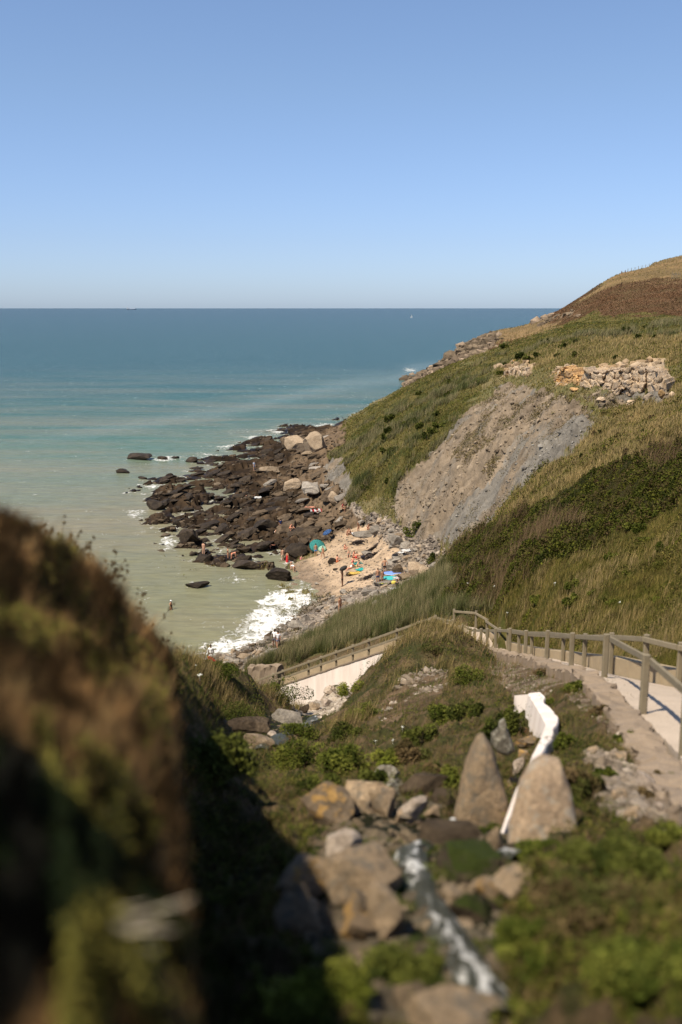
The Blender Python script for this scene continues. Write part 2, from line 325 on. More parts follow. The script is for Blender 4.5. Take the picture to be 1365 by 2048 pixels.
# keep the path clear: damp relief beside it
def seg_dist(X, Y, pts):
    d = np.full(X.shape, 1e9)
    for a, b in zip(pts[:-1], pts[1:]):
        dx, dy = b.x-a.x, b.y-a.y; t = np.clip(((X-a.x)*dx+(Y-a.y)*dy)/(dx*dx+dy*dy), 0, 1)
        d = np.minimum(d, np.hypot(X-a.x-t*dx, Y-a.y-t*dy))
    return d
PC = [(a+b)/2 for a, b in zip(PLw, PRw)]
near = (R_ < 80)
dpath = np.full(GX.shape, 99.); dpath[near] = np.minimum(seg_dist(GX[near], GY[near], PC), seg_dist(GX[near], GY[near], [SA, SB, SE]))
dz *= smooth(.7, 2.2, dpath)
GZ = GZ+dz
GZ = GZ-smooth(466, 500, R_)*70*smooth(math.radians(17), math.radians(13.5), T_)
def ground(x, y):
    """terrain height at a point, by bilinear lookup"""
    r = math.hypot(x, y); a = math.atan2(x, y)
    fi = (math.log(max(r, 1.31))-lr[0])/(lr[1]-lr[0]); fj = (a-th[0])/(th[1]-th[0])
    i = min(max(int(fi), 0), NR-2); j = min(max(int(fj), 0), NTH-2); f = min(max(fi-i, 0), 1); g = min(max(fj-j, 0), 1)
    return float((GZ[i,j]*(1-g)+GZ[i,j+1]*g)*(1-f)+(GZ[i+1,j]*(1-g)+GZ[i+1,j+1]*g)*f)
def hit(u, v, y0=2.0, y1=700.):
    """first ground point on the sight line of a surveyed pixel"""
    Yv = np.exp(np.linspace(math.log(y0), math.log(y1), 900)); xc, yc = (u-682.5)/FPX, (1024-v)/FPX
    k = Yv/(CP+yc*SP); X = xc*k; Z = H+(-SP+yc*CP)*k
    prev = None
    for x, y, z in zip(X, Yv, Z):
        g = ground(x, y)
        if z < g:
            if prev is None: return Vector((x, y, g))
            px, py, pd = prev; t = pd/(pd+g-z); x = px+(x-px)*t; y = py+(y-py)*t
            return Vector((x, y, ground(x, y)))
        prev = (x, y, z-g)
    return None
nz = lodfbm(GX/2, GY/2, 17, 5, .6)*1.3
A_ = np.array([z[1] for z in ZD]); B_ = np.array([z[2] for z in ZD])
mixf = smooth(-.35, .35, nz)[..., None]
GC = A_[GZN]*(1-mixf)+B_[GZN]*mixf
# wet and dark below the tide line, tan above it; weathered bands
tide = smooth(1.1, 2.9, BZ+nz*1.6)[..., None]; sh = (GZN == ZI['shelf'])[..., None]
GC = np.where(sh, GC*(1-tide)+np.array((.165,.115,.072))*tide, GC)
wet = np.where(np.isin(GZN, [ZI['shelf'], ZI['sand'], ZI['pebble']]), 1-smooth(.1, .8, GZ), 0)
wet = np.maximum(wet, np.where(GZN == ZI['bed'], .6, 0))
GC = GC*(1-.42*wet[..., None])
och = (GZN == ZI['ochre'])[..., None]; GC = np.where(och & (fbm(GX/3, GY/3, 8, 3) > .12)[..., None], np.array((.46,.27,.10)), GC)
GC = np.where(np.isin(GZN, [ZI['shelf'], ZI['ochre'], ZI['headrock']])[..., None], GC*(1-.5*np.exp(-joint*14))[..., None], GC)
GM = ground_mat()
ck = np.isin(GZN, [ZI['clay'], ZI['greyclay']])
s_ = GX*.62-GY*.78; t_ = GX*.78+GY*.62
st_ = fbm(s_/3.2+fbm(GX/7, GY/7, 171, 3), t_/22, 172, 5, .6)*1.4+lodfbm(GX/1.5, GY/1.5, 173, 5, .65)*.5
gk = smooth(-.25, .45, st_+np.where(GZN == ZI['greyclay'], .42, -.28))[..., None]
cc = np.array((.215,.165,.115))*(1-gk)+np.array((.185,.165,.138))*gk
cc = cc*(1-.26*smooth(.05, .4, fbm(s_/1.3, t_/7, 175, 5, .65)))[..., None]*(1+.25*smooth(.1, .5, fbm(s_/1.1+9, t_/10, 176, 4, .6)))[..., None]
GC = np.where(ck[..., None], cc, GC)
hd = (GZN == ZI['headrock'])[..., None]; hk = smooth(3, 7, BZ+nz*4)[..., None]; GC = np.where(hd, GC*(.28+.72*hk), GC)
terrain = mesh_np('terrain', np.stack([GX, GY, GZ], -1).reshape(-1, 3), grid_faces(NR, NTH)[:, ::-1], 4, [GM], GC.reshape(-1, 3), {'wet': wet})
terrain['kind'] = 'structure'
# ---------------------------------------------------------------- sea
def sea_mat():
    s = NT('sea_water'); a = s.attr('Col'); fo = s.attr('foam').outputs['Fac']
    p = s.pos((.22, .8, 1)); pf = s.pos((1, .75, 1)); far = s.pos((.012, .05, 1))
    st = s.ramp(s.noise(1, 5, .6, far, .6), [(.38, (0,)*3), (.62, (1,)*3)])
    sed = s.attr('sed').outputs['Fac']
    c0 = s.mix(s.math('MULTIPLY', st, sed), a.outputs['Color'], (.20, .165, .105))
    rip = s.ramp(s.noise(1.2, 6, .7, p), [(.3, (.78,)*3), (.7, (1.2,)*3)])
    c0 = s.mix(1, c0, rip, 'MULTIPLY')
    n = s.noise(1.5, 9, .74, pf, .8); n2 = s.noise(.35, 3, .5, pf)
    k = s.math('ADD', s.math('SUBTRACT', n, .5), s.math('MULTIPLY', s.math('SUBTRACT', n2, .5), .5))
    m = s.ramp(s.math('ADD', s.math('MULTIPLY', k, 2.6), s.math('SUBTRACT', fo, .02)), [(.38, (0,)*3), (.74, (1,)*3)])
    s.l(s.mix(m, c0, (.66, .65, .62)), s.b.inputs['Base Color'])
    s.l(s.math('ADD', s.math('MULTIPLY', m, .5), .22), s.b.inputs['Roughness'])
    s.b.inputs['Specular IOR Level'].default_value = .06; s.b.inputs['IOR'].default_value = 1.25
    h = s.math('ADD', s.noise(.5, 8, .62, p), s.math('MULTIPLY', m, .12))
    s.bump(h, .55, .75)
    return s.m
n1, n2 = 620, 620
tw = np.radians(np.linspace(-50, 50, n1)); rw = np.exp(np.linspace(math.log(45), math.log(1300), n2-3)); rw = np.concatenate([rw, [4000, 15000, 90000]])
WR, WT = np.meshgrid(rw, tw, indexing='ij'); WX = WR*np.sin(WT); WY = WR*np.cos(WT)
# water depth from the sea bed
fi = np.clip((np.log(WR)-lr[0])/(lr[1]-lr[0]), 0, NR-1.01); fj = np.clip((WT-th[0])/(th[1]-th[0]), 0, NTH-1.01)
i0 = fi.astype(int); j0 = fj.astype(int)
def lut(A): 
    f = fi-i0; g = fj-j0
    return (A[i0,j0]*(1-g)+A[i0,j0+1]*g)*(1-f)+(A[i0+1,j0]*(1-g)+A[i0+1,j0+1]*g)*f
depth = -lut(GZ); WU, WV = proj(WX, WY, np.zeros_like(WX))
stops = [(80,(.20,.21,.125)),(110,(.20,.195,.13)),(150,(.185,.19,.14)),(190,(.14,.185,.145)),(240,(.085,.165,.13)),(330,(.042,.125,.108)),(520,(.018,.080,.080)),(900,(.006,.060,.052)),(2500,(.003,.042,.038)),(60000,(.003,.028,.028))]
lx = np.log([q[0] for q in stops]); dist = WY+WX*.55*np.clip(1, 0, 1)*(WX < 0)*0
key = np.log(np.maximum(WR+.25*np.minimum(WX+20, 0)*-1*0+fbm(WX/60, WY/60, 12, 4)*WR*.12, 40))
WC = np.stack([np.interp(key, lx, [q[1][i] for q in stops]) for i in range(3)], -1)*np.array((.80,.80,.74))*(1-.20*smooth(150, 330, WR))[..., None]
# a pale band running out from the headland
band = np.exp(-((WV-(745+.16*(900-WU)*1.0-(WU-400)*.02+18*fbm(WX/40, WY/90, 31, 3)))/13)**2)*smooth(-60, 250, WU)*(WR > 200)
WC = WC*(1-.18*band[..., None])+np.array((.26,.30,.29))*.18*band[..., None]
shal = np.clip(1-depth/.9, 0, 1)*(WR < 300); WC = WC*(1-.35*shal[..., None])+np.array((.21,.19,.12))*.35*shal[..., None]
foam = np.zeros_like(WX)
edge = np.exp(-((depth-.06)/.30)**2)*(WR < 650)
foam = .34*edge
surf = [(395,1318),(430,1285),(480,1250),(510,1215),(545,1188),(580,1175),(625,1190),(600,1235),(560,1262),(540,1290),(490,1312),(440,1330),(385,1345)]
ins = inpoly(WU+14*fbm(WX/2.5, WY/2.5, 3, 4), WV+7*fbm(WX/2.5, WY/2.5, 4, 4), surf) & (WR < 150)
foam = np.where(ins, .67+.14*fbm(WX/3.5, WY/3.5, 6, 4), foam)
lace = [(370,1320),(420,1270),(480,1225),(520,1195),(560,1160),(620,1160),(640,1200),(380,1345)]
ins2 = inpoly(WU+18*fbm(WX/2.5, WY/2.5, 5, 4), WV, lace) & (WR < 150) & ~ins; foam = np.where(ins2, np.maximum(foam, .30), foam)
for (cu, cv, su, sv, am) in [(335,1085,22,22,.62),(310,975,30,10,.5),(330,918,55,7,.55),(420,912,30,8,.5),(470,895,45,8,.5),(520,875,40,6,.62),(570,862,45,5,.66),(650,850,35,4,.6),(270,1030,22,16,.5),(300,1000,20,8,.45),(400,1168,25,7,.6),(478,1160,28,7,.42),(440,1120,30,7,.45),(500,1150,50,5,.35),(820,740,14,5,.6),(838,765,10,5,.5),(360,1050,25,8,.4),(455,1108,25,10,.4),(560,862,120,5,.3)]:
    foam = np.maximum(foam, am*np.exp(-((WU-cu)/su)**2-((WV-cv)/sv)**2)*(WR < 700))
# small swell
WZ = .05*fbm(WX/2.6, WY/1.3, 61, 5, .6)*np.clip(WR/60, 0, 2)*(WR < 900)+.10*np.clip(foam-.4, 0, .4)
sed = smooth(600, 170, WR)*.5
sea = mesh_np('sea', np.stack([WX, WY, WZ], -1).reshape(-1, 3), grid_faces(n2, n1)[:, ::-1], 4, [sea_mat()], WC.reshape(-1, 3), {'foam': foam, 'sed': sed})
sea['kind'] = 'structure'
# ---------------------------------------------------------------- the bank right beside the viewer, left
SIL = [(-1500,1000),(-400,985),(0,1024),(60,1050),(120,1090),(180,1140),(225,1185),(250,1228),(285,1268),(320,1305),(342,1340),(356,1400),(370,1500)]
def bank_uY(U, Y):
    """height of the bank: its brow, surveyed against the sea, stands at about 6 m; the unseen run beyond is added to shade the gully"""
    X = (U-682.5)/FPX*Y/CP; sc = np.clip(Y/6, .15, 1.2)
    vs = np.interp(U, [p[0] for p in SIL], [p[1] for p in SIL]); t = np.tan(np.arctan((vs-1024)/FPX)+PITCH)
    e = .203*(6/np.minimum(Y, 6)-1)*.95
    z = H-Y*(t+e+.012*smooth(6, 9, Y))-.09*np.clip(Y-15.5, 0, 9)**2  # hidden run behind the brow is drawn out to cast shade into the gully
    LY = np.log(Y); z += Y*.014*fbm(U/75, LY*5, 121, 4, .6)*smooth(.8, 3, Y)
    z += sc*(.10*fbm(X/.45, Y/.6, 21, 5)-.05)+sc*.12*(fbm(X/1.6, Y/1.4, 22, 3)-.25)
    z -= .16*sc*np.exp(-((Y-4.6-.25*np.sin(X*3)-(U-200)*.003)/.32)**2)*smooth(420, 150, U)
    ue = 326+14*fbm(Y/1.1, Y*0+2, 5, 3)+22*smooth(3.5, 1.6, Y)
    return X, z-smooth(0, 55, U-ue)*(3.2+.2*Y)*smooth(0, 3, Y)
hu = np.concatenate([np.linspace(-1500, -200, 80), np.linspace(-195, 480, 520)]); hy = np.concatenate([np.exp(np.linspace(math.log(.7), math.log(9.5), 420)), np.linspace(9.6, 21, 110)])
HU, HY = np.meshgrid(hu, hy); HX, HZ = bank_uY(HU, HY)
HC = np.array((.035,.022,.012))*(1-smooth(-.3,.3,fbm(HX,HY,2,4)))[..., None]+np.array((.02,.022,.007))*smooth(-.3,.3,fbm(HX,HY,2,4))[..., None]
bank = mesh_np('grassy_bank', np.stack([HX, HY, HZ], -1).reshape(-1, 3), grid_faces(*HX.shape), 4, [GM], HC.reshape(-1, 3), {'wet': HX*0})
bank['kind'] = 'structure'
# unseen rise added beside and behind the viewer to shade the lower left bank
QX, QY = np.meshgrid(np.linspace(-7, -.75, 160), np.linspace(-4, 2.7, 160))
QZ = 28.3+2.8*smooth(1.0, .55, np.hypot((QX+2.3)/1.3, (QY-.8)/1.7))+.12*fbm(QX/.5, QY/.5, 24, 4)
o = mesh_np('bank_shade_rise', np.stack([QX, QY, QZ], -1).reshape(-1, 3), grid_faces(*QX.shape), 4, [GM], np.repeat(np.array([[.035,.03,.014]]), QX.size, 0), {'wet': QX*0}); o['kind'] = 'structure'
# ---------------------------------------------------------------- ground cover: blades and leaves as real faces
def leaf_mat(name, trans=.12):
    s = NT(name); a = s.attr('Col'); a = type('x', (), {'outputs': {'Color': s.mix(1, a.outputs['Color'], (.90,.88,.86), 'MULTIPLY')}}); s.l(a.outputs['Color'], s.b.inputs['Base Color'])
    s.b.inputs['Roughness'].default_value = .7; s.b.inputs['Specular IOR Level'].default_value = .04
    t = s.add('ShaderNodeBsdfTranslucent'); s.l(a.outputs['Color'], t.inputs['Color'])
    m = s.add('ShaderNodeMixShader'); m.inputs[0].default_value = trans
    s.l(s.b.outputs[0], m.inputs[1]); s.l(t.outputs[0], m.inputs[2]); s.l(m.outputs[0], s.n['Material Output'].inputs['Surface'])
    return s.m
LM = leaf_mat('leaf_and_blade')
rng = np.random.default_rng(7)
def blades(P, hgt, wid, col, lean=.35, wind=(.25, .1), tip=1.25):
    n = len(P); a = rng.uniform(0, 2*np.pi, n); dx, dy = np.cos(a), np.sin(a)
    b = rng.uniform(0, 2*np.pi, n); ln = rng.uniform(0, lean, n)
    top = P+np.stack([np.cos(b)*ln*hgt+wind[0]*hgt, np.sin(b)*ln*hgt+wind[1]*hgt, hgt], 1)
    off = np.stack([dx*wid/2, dy*wid/2, np.zeros(n)], 1); P = P-np.array([0,0,.03])
    V = np.stack([P-off, P+off, top], 1).reshape(-1, 3)
    C = np.stack([col*.8, col*.8, col*tip], 1).reshape(-1, 3)
    return V, np.arange(3*n).reshape(-1, 3), C
def leaves(P, size, col, up=.5):
    n = len(P); nrm = rng.normal(size=(n, 3)); nrm[:,2] = np.abs(nrm[:,2])+up; nrm /= np.linalg.norm(nrm, axis=1)[:,None]
    t = np.cross(nrm, rng.normal(size=(n, 3))); t /= np.linalg.norm(t, axis=1)[:,None]; bt = np.cross(nrm, t)
    s = size[:,None]
    V = np.stack([P-t*s*.5, P+bt*s*.32, P+t*s*.55, P-bt*s*.32], 1).reshape(-1, 3)
    return V, np.arange(4*n).reshape(-1, 4), np.repeat(col, 4, 0)
def cover(name, parts, label=None):
    """all pieces of one kind of cover as ONE uncountable object (tris and quads share it as quads/tris)"""
    out = []
    for V, F, C in parts:
        if F.shape[1] == 4: F = np.concatenate([F[:, [0,1,2]], F[:, [0,2,3]]])
        out.append((V, F, C))
    k = 0; Fs = []
    for V, F, C in out: Fs.append(F+k); k += len(V)
    o = mesh_np(name, np.concatenate([q[0] for q in out]), np.concatenate(Fs), 3, [LM], np.clip(np.concatenate([q[2] for q in out]), 0, 1), smooth_=False)
    o['kind'] = 'stuff'
    if label: o['label'] = label
    return o
# which cells the lookout sees, and how large
CU, CV = proj(GX, GY, GZ)
cm = np.minimum.accumulate(CV, axis=0); VIS = CV <= cm+6
vx = np.stack([np.diff(GX[:, :-1], axis=0), np.diff(GY[:, :-1], axis=0), np.diff(GZ[:, :-1], axis=0)], -1)
vy = np.stack([np.diff(GX[:-1], axis=1), np.diff(GY[:-1], axis=1), np.diff(GZ[:-1], axis=1)], -1)
NRM = np.cross(vy, vx); AR = np.linalg.norm(NRM, axis=-1); NRM /= AR[..., None]
NRM *= np.sign(NRM[..., 2:3])
DV = np.stack([GX, GY, GZ-H], -1)[:-1, :-1]; DD = np.linalg.norm(DV, axis=-1)
FAC = -(NRM*DV).sum(-1)/DD
SOL = AR*np.clip(FAC, .12, 1)/DD**2
inn = (CU > -130) & (CU < 1500) & (CV < 2200)
SOL = SOL*np.where(VIS[:-1, :-1], 1, .10)*np.where(inn[:-1, :-1], 1, .04)
SLOPE = NRM[..., 2]
def pick(zones, n, rmin=2.5, rmax=700, noise=None, minup=0.0, keep=None):
    w = SOL*np.isin(GZN[:-1, :-1], [ZI[z] for z in zones])*(DD > rmin)*(DD < rmax)*(SLOPE > minup)*(dpath[:-1, :-1] > .75)
    if noise: 
        sd, sc, lo, hi = noise; w = w*smooth(lo, hi, fbm(GX[:-1,:-1]/sc, GY[:-1,:-1]/sc, sd, 4))
    if keep is not None: w = w*keep[:-1, :-1]
    c = np.cumsum(w.ravel()); 
    if c[-1] <= 0: return np.zeros((0, 3)), np.zeros(0)
    k = np.searchsorted(c, rng.uniform(0, c[-1], n)); k = np.minimum(k, w.size-1); i, j = np.divmod(k, w.shape[1])
    f = rng.uniform(0, 1, n); g = rng.uniform(0, 1, n)
    def L(A): return (A[i,j]*(1-g)+A[i,j+1]*g)*(1-f)+(A[i+1,j]*(1-g)+A[i+1,j+1]*g)*f
    P = np.stack([L(GX), L(GY), L(GZ)], 1); return P, np.hypot(P[:,0], P[:,1])
def pal(P, cols, sd=0, sc=2.0, jit=.3):
    """colour by patch: noise walks through the palette"""
    R = np.hypot(P[:,0], P[:,1]); q = lodfbm(P[:,0]/sc, P[:,1]/sc, 300+sd, 4, .6)*1.5+rng.normal(0, .16, len(P))+.5
    q = np.clip(q, 0, .999)*(len(cols)-1); c = np.array(cols); i = q.astype(int); f = (q-i)[:, None]
    return (c[i]*(1-f)+c[np.minimum(i+1, len(cols)-1)]*f)*rng.uniform(1-jit, 1+jit, (len(P), 1))
PXM = 995.0
def wmin(D, w, px): return np.maximum(w, px*D/PXM)
G_GREEN = [(.065,.068,.013),(.14,.125,.028),(.21,.16,.055),(.10,.095,.023),(.038,.042,.010),(.15,.11,.045),(.08,.085,.016)]
G_TURF = [(.05,.07,.012),(.10,.115,.024),(.24,.17,.08),(.15,.09,.048),(.09,.105,.02),(.06,.075,.015),(.20,.13,.07)]
G_DRY = [(.32,.235,.105),(.25,.19,.08),(.11,.10,.030),(.34,.25,.13),(.18,.145,.055)]
G_OLIVE = [(.20,.165,.055),(.10,.092,.024),(.28,.21,.085),(.065,.066,.018),(.18,.14,.055)]
G_HEATH = [(.13,.07,.035),(.19,.11,.06),(.08,.05,.025),(.16,.12,.06)]
G_BRAM = [(.028,.036,.007),(.11,.115,.017),(.045,.045,.012),(.09,.06,.03),(.075,.085,.013),(.05,.06,.010)]
G_REED = [(.075,.085,.03),(.13,.125,.06),(.20,.165,.09),(.06,.07,.025)]
print('cover')
def rh(n, a, b): return rng.uniform(a, b, n)
parts = []
P, D = pick(['turf','cap','soil'], 95000, 3, 80, (5, 1.2, -.35, .25)); parts.append(blades(P, rh(len(P), .06, .20)*np.clip(D/20, .6, 1.3), wmin(D, .008, .55), pal(P, G_TURF, 1, 1.6), .8))
P, D = pick(['meadow'], 90000, 15, 90); parts.append(blades(P, rh(len(P), .10, .30), wmin(D, .012, .55), pal(P, G_GREEN, 2, 3), .7))
P, D = pick(['meadow','tan','turf'], 26000, 30, 170, (9, 3, 0, .3)); parts.append(blades(P, rh(len(P), .3, .6), wmin(D, .012, .5), pal(P, G_DRY, 2, 3), .5))
P, D = pick(['green'], 60000, 60, 420); parts.append(blades(P, wmin(D, rh(len(P), .15, .4), 1.2), wmin(D, .03, .7), pal(P, G_GREEN+G_OLIVE, 4, 3), 1.0))
P, D = pick(['slope','dry'], 60000, 60, 700); parts.append(blades(P, wmin(D, rh(len(P), .2, .45), 1.1), wmin(D, .03, .7), pal(P, G_OLIVE+G_DRY[:2], 5, 3), 1.0))
P, D = pick(['tan'], 50000, 50, 420); parts.append(blades(P, wmin(D, rh(len(P), .2, .55), 1.5), wmin(D, .03, .65), pal(P, G_DRY, 6, 3), .9))
cover('grass', parts, 'rough mixed green and straw coloured grass on the cliff slopes')
parts = []
P, D = pick(['heath'], 50000, 200, 700); parts.append(leaves(P+np.stack([0*D,0*D,rh(len(P),0,.5)],1), wmin(D, .25, .9), pal(P, G_HEATH, 7, 4)))
cover('heather', parts, 'low brown heather covering the upper headland')
parts = []
P, D = pick(['bramble'], 120000, 30, 130); P[:,2] += rh(len(P), 0, .45)*(.4+fbm(P[:,0]/1.1, P[:,1]/1.1, 14, 3)); parts.append(leaves(P, wmin(D, .10, 1.1)*rh(len(P), .7, 1.5), pal(P, G_BRAM, 8, 1.5), .25))
P, D = pick(['meadow'], 60000, 30, 90, (28, 2.2, -.05, .2)); P[:,2] += rh(len(P), 0, .3)*(.4+fbm(P[:,0]/.9, P[:,1]/.9, 14, 3)); parts.append(leaves(P, wmin(D, .07, 1.1)*rh(len(P), .7, 1.4), pal(P, G_GREEN+G_BRAM[:2], 8, 2), .3))
P, D = pick(['bramble'], 4500, 30, 130, (19, 4, -.05, .2)); parts.append(blades(P, rh(len(P), .5, 1.3), wmin(D, .01, .35), pal(P, [(.20,.14,.08),(.12,.08,.045)], 8, 2), .6))
P, D = pick(['green','slope','tan'], 90000, 70, 300, (29, 5, -.25, .15)); P[:,2] += rh(len(P), 0, .8)*(.4+fbm(P[:,0]/2, P[:,1]/2, 14, 3)); parts.append(leaves(P, wmin(D, .16, 1.1), pal(P, G_GREEN[:2]+G_BRAM[:2], 9, 3), .3))
cover('bramble_thicket', parts, 'dense low dark green bramble thicket on the spur')
parts = []
P, D = pick(['reed'], 52000, 30, 130); parts.append(blades(P, rh(len(P), .4, 1.35), wmin(D, .016, .5), pal(P, G_REED, 10, 1.5), .55, (.22, .05), 1.6))
P, D = pick(['green'], 26000, 90, 200, (39, 5, .08, .3)); parts.append(blades(P, rh(len(P), .5, 1.2), wmin(D, .02, .5), pal(P, G_REED, 11, 3), .6, (.25, .1), 1.4))
P, D = pick(['reed'], 26000, 30, 130); parts.append(leaves(P+np.stack([0*D,0*D,rh(len(P),0,.5)],1), wmin(D, .08, 1.0), pal(P, G_GREEN[:2]+G_BRAM[:2], 10, 2), .3))
cover('reeds', parts, 'tall grey green reeds along the foot of the spur')
# leafy undergrowth on the near mound and gully: clumps of leaves in low mounds
parts = []
P, D = pick(['turf'], 190000, 3.5, 60, (49, .8, -.15, .10)); n = len(P)
P[:,2] += rh(n, .1, 1)*.34*np.clip(D/15, .25, 1.4)*np.clip(.25+1.6*fbm(P[:,0]/.55, P[:,1]/.55, 15, 3), .06, 1.2); parts.append(leaves(P, wmin(D, .022, 1.15)*rh(n, .7, 1.5), pal(P, [(.035,.05,.009),(.14,.145,.025),(.07,.08,.014),(.022,.03,.007),(.15,.10,.045),(.11,.115,.02)], 12, 1.2), .35))
P, D = pick(['bed','rubble','cap','soil'], 40000, 3.5, 60, (59, .5, .08, .2)); n = len(P)
P[:,2] += rh(n, 0, .05); parts.append(leaves(P, wmin(D, .016, 1.1)*rh(n, .7, 1.3), pal(P, [(.05,.075,.010),(.09,.10,.018),(.035,.045,.010)], 13, .6), .5))
P, D = pick(['pebble'], 2500, 70, 180, (69, 5, .17, .3)); P[:,2] += rh(len(P), 0, .3); parts.append(leaves(P, wmin(D, .14, 1.0), pal(P, [(.07,.075,.03),(.12,.09,.05),(.05,.05,.02)], 14, 2), .3))
P, D = pick(['clay'], 12000, 70, 180, (73, 3.5, .0, .22), 0, BZ > 13.5); P[:,2] += rh(len(P), 0, .3); parts.append(leaves(P, wmin(D, .12, 1.0), pal(P, [(.12,.11,.04),(.20,.15,.07),(.07,.065,.02)], 15, 2), .3))
P, D = pick(['clay','greyclay'], 3000, 70, 180, (75, 2.0, .2, .35)); P[:,2] += rh(len(P), 0, .25); parts.append(leaves(P, wmin(D, .12, 1.0), pal(P, [(.12,.11,.04),(.16,.12,.06),(.06,.055,.02)], 15, 2), .3))
cover('leafy_undergrowth', parts, 'low green leafy plants matted over the near mound and gully')
# the bank beside the viewer
def hump_pick(n):
    U = rng.uniform(-250, 400, n); Y = np.exp(rng.uniform(math.log(1.1), math.log(13), n)); X, Z = bank_uY(U, Y)
    return np.stack([X, Y, Z], 1)
parts = []
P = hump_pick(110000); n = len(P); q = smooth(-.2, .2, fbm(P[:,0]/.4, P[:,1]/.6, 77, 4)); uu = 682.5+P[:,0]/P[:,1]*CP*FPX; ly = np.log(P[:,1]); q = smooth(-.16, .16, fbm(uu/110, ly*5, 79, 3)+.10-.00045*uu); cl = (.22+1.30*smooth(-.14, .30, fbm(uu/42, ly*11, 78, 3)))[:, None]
w = rng.uniform(0, 1, n) < .25+.75*q
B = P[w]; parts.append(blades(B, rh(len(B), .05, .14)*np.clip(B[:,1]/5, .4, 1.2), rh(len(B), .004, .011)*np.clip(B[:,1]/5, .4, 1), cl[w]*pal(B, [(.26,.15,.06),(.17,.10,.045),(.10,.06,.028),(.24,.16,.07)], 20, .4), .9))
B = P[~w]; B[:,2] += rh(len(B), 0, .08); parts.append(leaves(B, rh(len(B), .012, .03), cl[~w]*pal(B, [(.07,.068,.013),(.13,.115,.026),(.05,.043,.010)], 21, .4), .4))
cover('bank_grass', parts, 'brown and green matted grass on the close left bank')
# ---------------------------------------------------------------- rocks
print('rocks')
def rock_mat(name, a, b, lich=None, moss=None, wet=0, sc=1.0):
    s = NT(name); p = s.pos(); oi = s.add('ShaderNodeObjectInfo')
    n = s.noise(1.3*sc, 6, .65, p, .8); f = s.noise(9*sc, 5, .7, p)
    c = s.mix(s.ramp(n, [(.35, (0,)*3), (.65, (1,)*3)]), a, b)
    c = s.mix(1, c, s.ramp(f, [(.3, (.6,)*3), (.7, (1.25,)*3)]), 'MULTIPLY')
    v = s.math('ADD', s.math('MULTIPLY', oi.outputs['Random'], .55), .72); cv = s.add('ShaderNodeCombineColor')
    for i in range(3): s.l(v, cv.inputs[i])
    c = s.mix(1, c, cv.outputs[0], 'MULTIPLY')
    if lich: c = s.mix(s.ramp(s.noise(3.1*sc, 5, .7, p), [(.52, (0,)*3), (.6, (1,)*3)]), c, lich)
    if moss:
        g = s.add('ShaderNodeNewGeometry'); sx = s.add('ShaderNodeSeparateXYZ'); s.l(g.outputs['Normal'], sx.inputs[0])
        k = s.math('ADD', s.math('MULTIPLY', sx.outputs['Z'], .35), s.noise(2.2*sc, 5, .6, p)); c = s.mix(s.ramp(k, [(.56, (0,)*3), (.74, (1,)*3)]), c, s.mix(s.noise(9*sc, 4, .7, p), tuple(q*.4 for q in moss), tuple(q*1.7 for q in moss)))
    s.l(c, s.b.inputs['Base Color']); s.b.inputs['Roughness'].default_value = .9-.5*wet; s.b.inputs['Specular IOR Level'].default_value = .08+.25*wet
    s.bump(s.noise(4*sc, 9, .76, p, .6), .16/sc, 1.0); return s.m
R_DARK = rock_mat('dark_wet_rock', (.020,.014,.010), (.058,.042,.027), wet=.35)
R_MID = rock_mat('brown_rock', (.050,.036,.024), (.135,.098,.064))
R_TAN = rock_mat('tan_rock', (.24,.175,.115), (.34,.26,.18))
R_GREY = rock_mat('grey_slab_rock', (.20,.175,.145), (.30,.26,.215))
R_SAND = rock_mat('sandstone', (.30,.215,.135), (.24,.185,.13), lich=(.40,.24,.085), sc=2.2)
R_BUFF = rock_mat('buff_stone', (.37,.265,.165), (.27,.20,.13), lich=(.19,.155,.115), sc=2.5)
R_PALE = rock_mat('pale_stone', (.44,.36,.29), (.33,.26,.20), sc=3)
R_MOSS = rock_mat('mossy_rock', (.10,.07,.045), (.05,.04,.028), moss=(.030,.040,.006), wet=.2, sc=2.5)
R_SLAB = rock_mat('pinkish_tan_slab', (.40,.29,.19), (.33,.235,.155), lich=(.42,.35,.27), sc=2)
R_LICH = rock_mat('lichen_stone', (.20,.175,.135), (.07,.06,.045), lich=(.30,.28,.22), sc=4)
def ico(sub):
    bm = bmesh.new(); bmesh.ops.create_icosphere(bm, subdivisions=sub, radius=1)
    V = np.array([v.co[:] for v in bm.verts]); F = np.array([[v.index for v in f.verts] for f in bm.faces]); bm.free(); return V, F
ICO3, ICO4, ICO1, ICO2 = ico(3), ico(4), ico(1), ico(2)
def n3(V, sc, sd):
    return (fbm(V[:,0]*sc+V[:,2]*.7*sc, V[:,1]*sc-V[:,2]*.6*sc, sd, 4)+fbm(V[:,2]*sc+3, V[:,0]*sc-V[:,1]*sc*.5, sd+9, 4))*.5
def rock_shape(seed, cuts=13, lo=.55, hi=.86, base=ICO3, rough=.06):
    r = np.random.default_rng(seed); V = base[0].copy()
    b = V/np.abs(V).max(1)[:, None]; V = V*.38+b*.62; V[:,0] += V[:,2]*r.uniform(-.25,.25); V *= (1+.12*n3(V, .9, seed))[:, None]
    for _ in range(cuts):
        n = r.normal(size=3); n[2] *= .8; n /= np.linalg.norm(n); d = r.uniform(lo, hi)*1.3
        k = V@n-d; V -= np.where(k > 0, k*.97, 0)[:, None]*n
    V += (rough*n3(V, 3.5, seed+50))[:, None]*V
    V /= np.abs(V).max(0)[None]
    return V
SHAPES = [mesh_np('rock_shape', rock_shape(i*7+1, 15+i % 5, .38, .74, ICO4, .12), ICO4[1], 3, [R_DARK], link=False, smooth_=False).data for i in range(14)]
def slot_copy(me, mat):
    return me
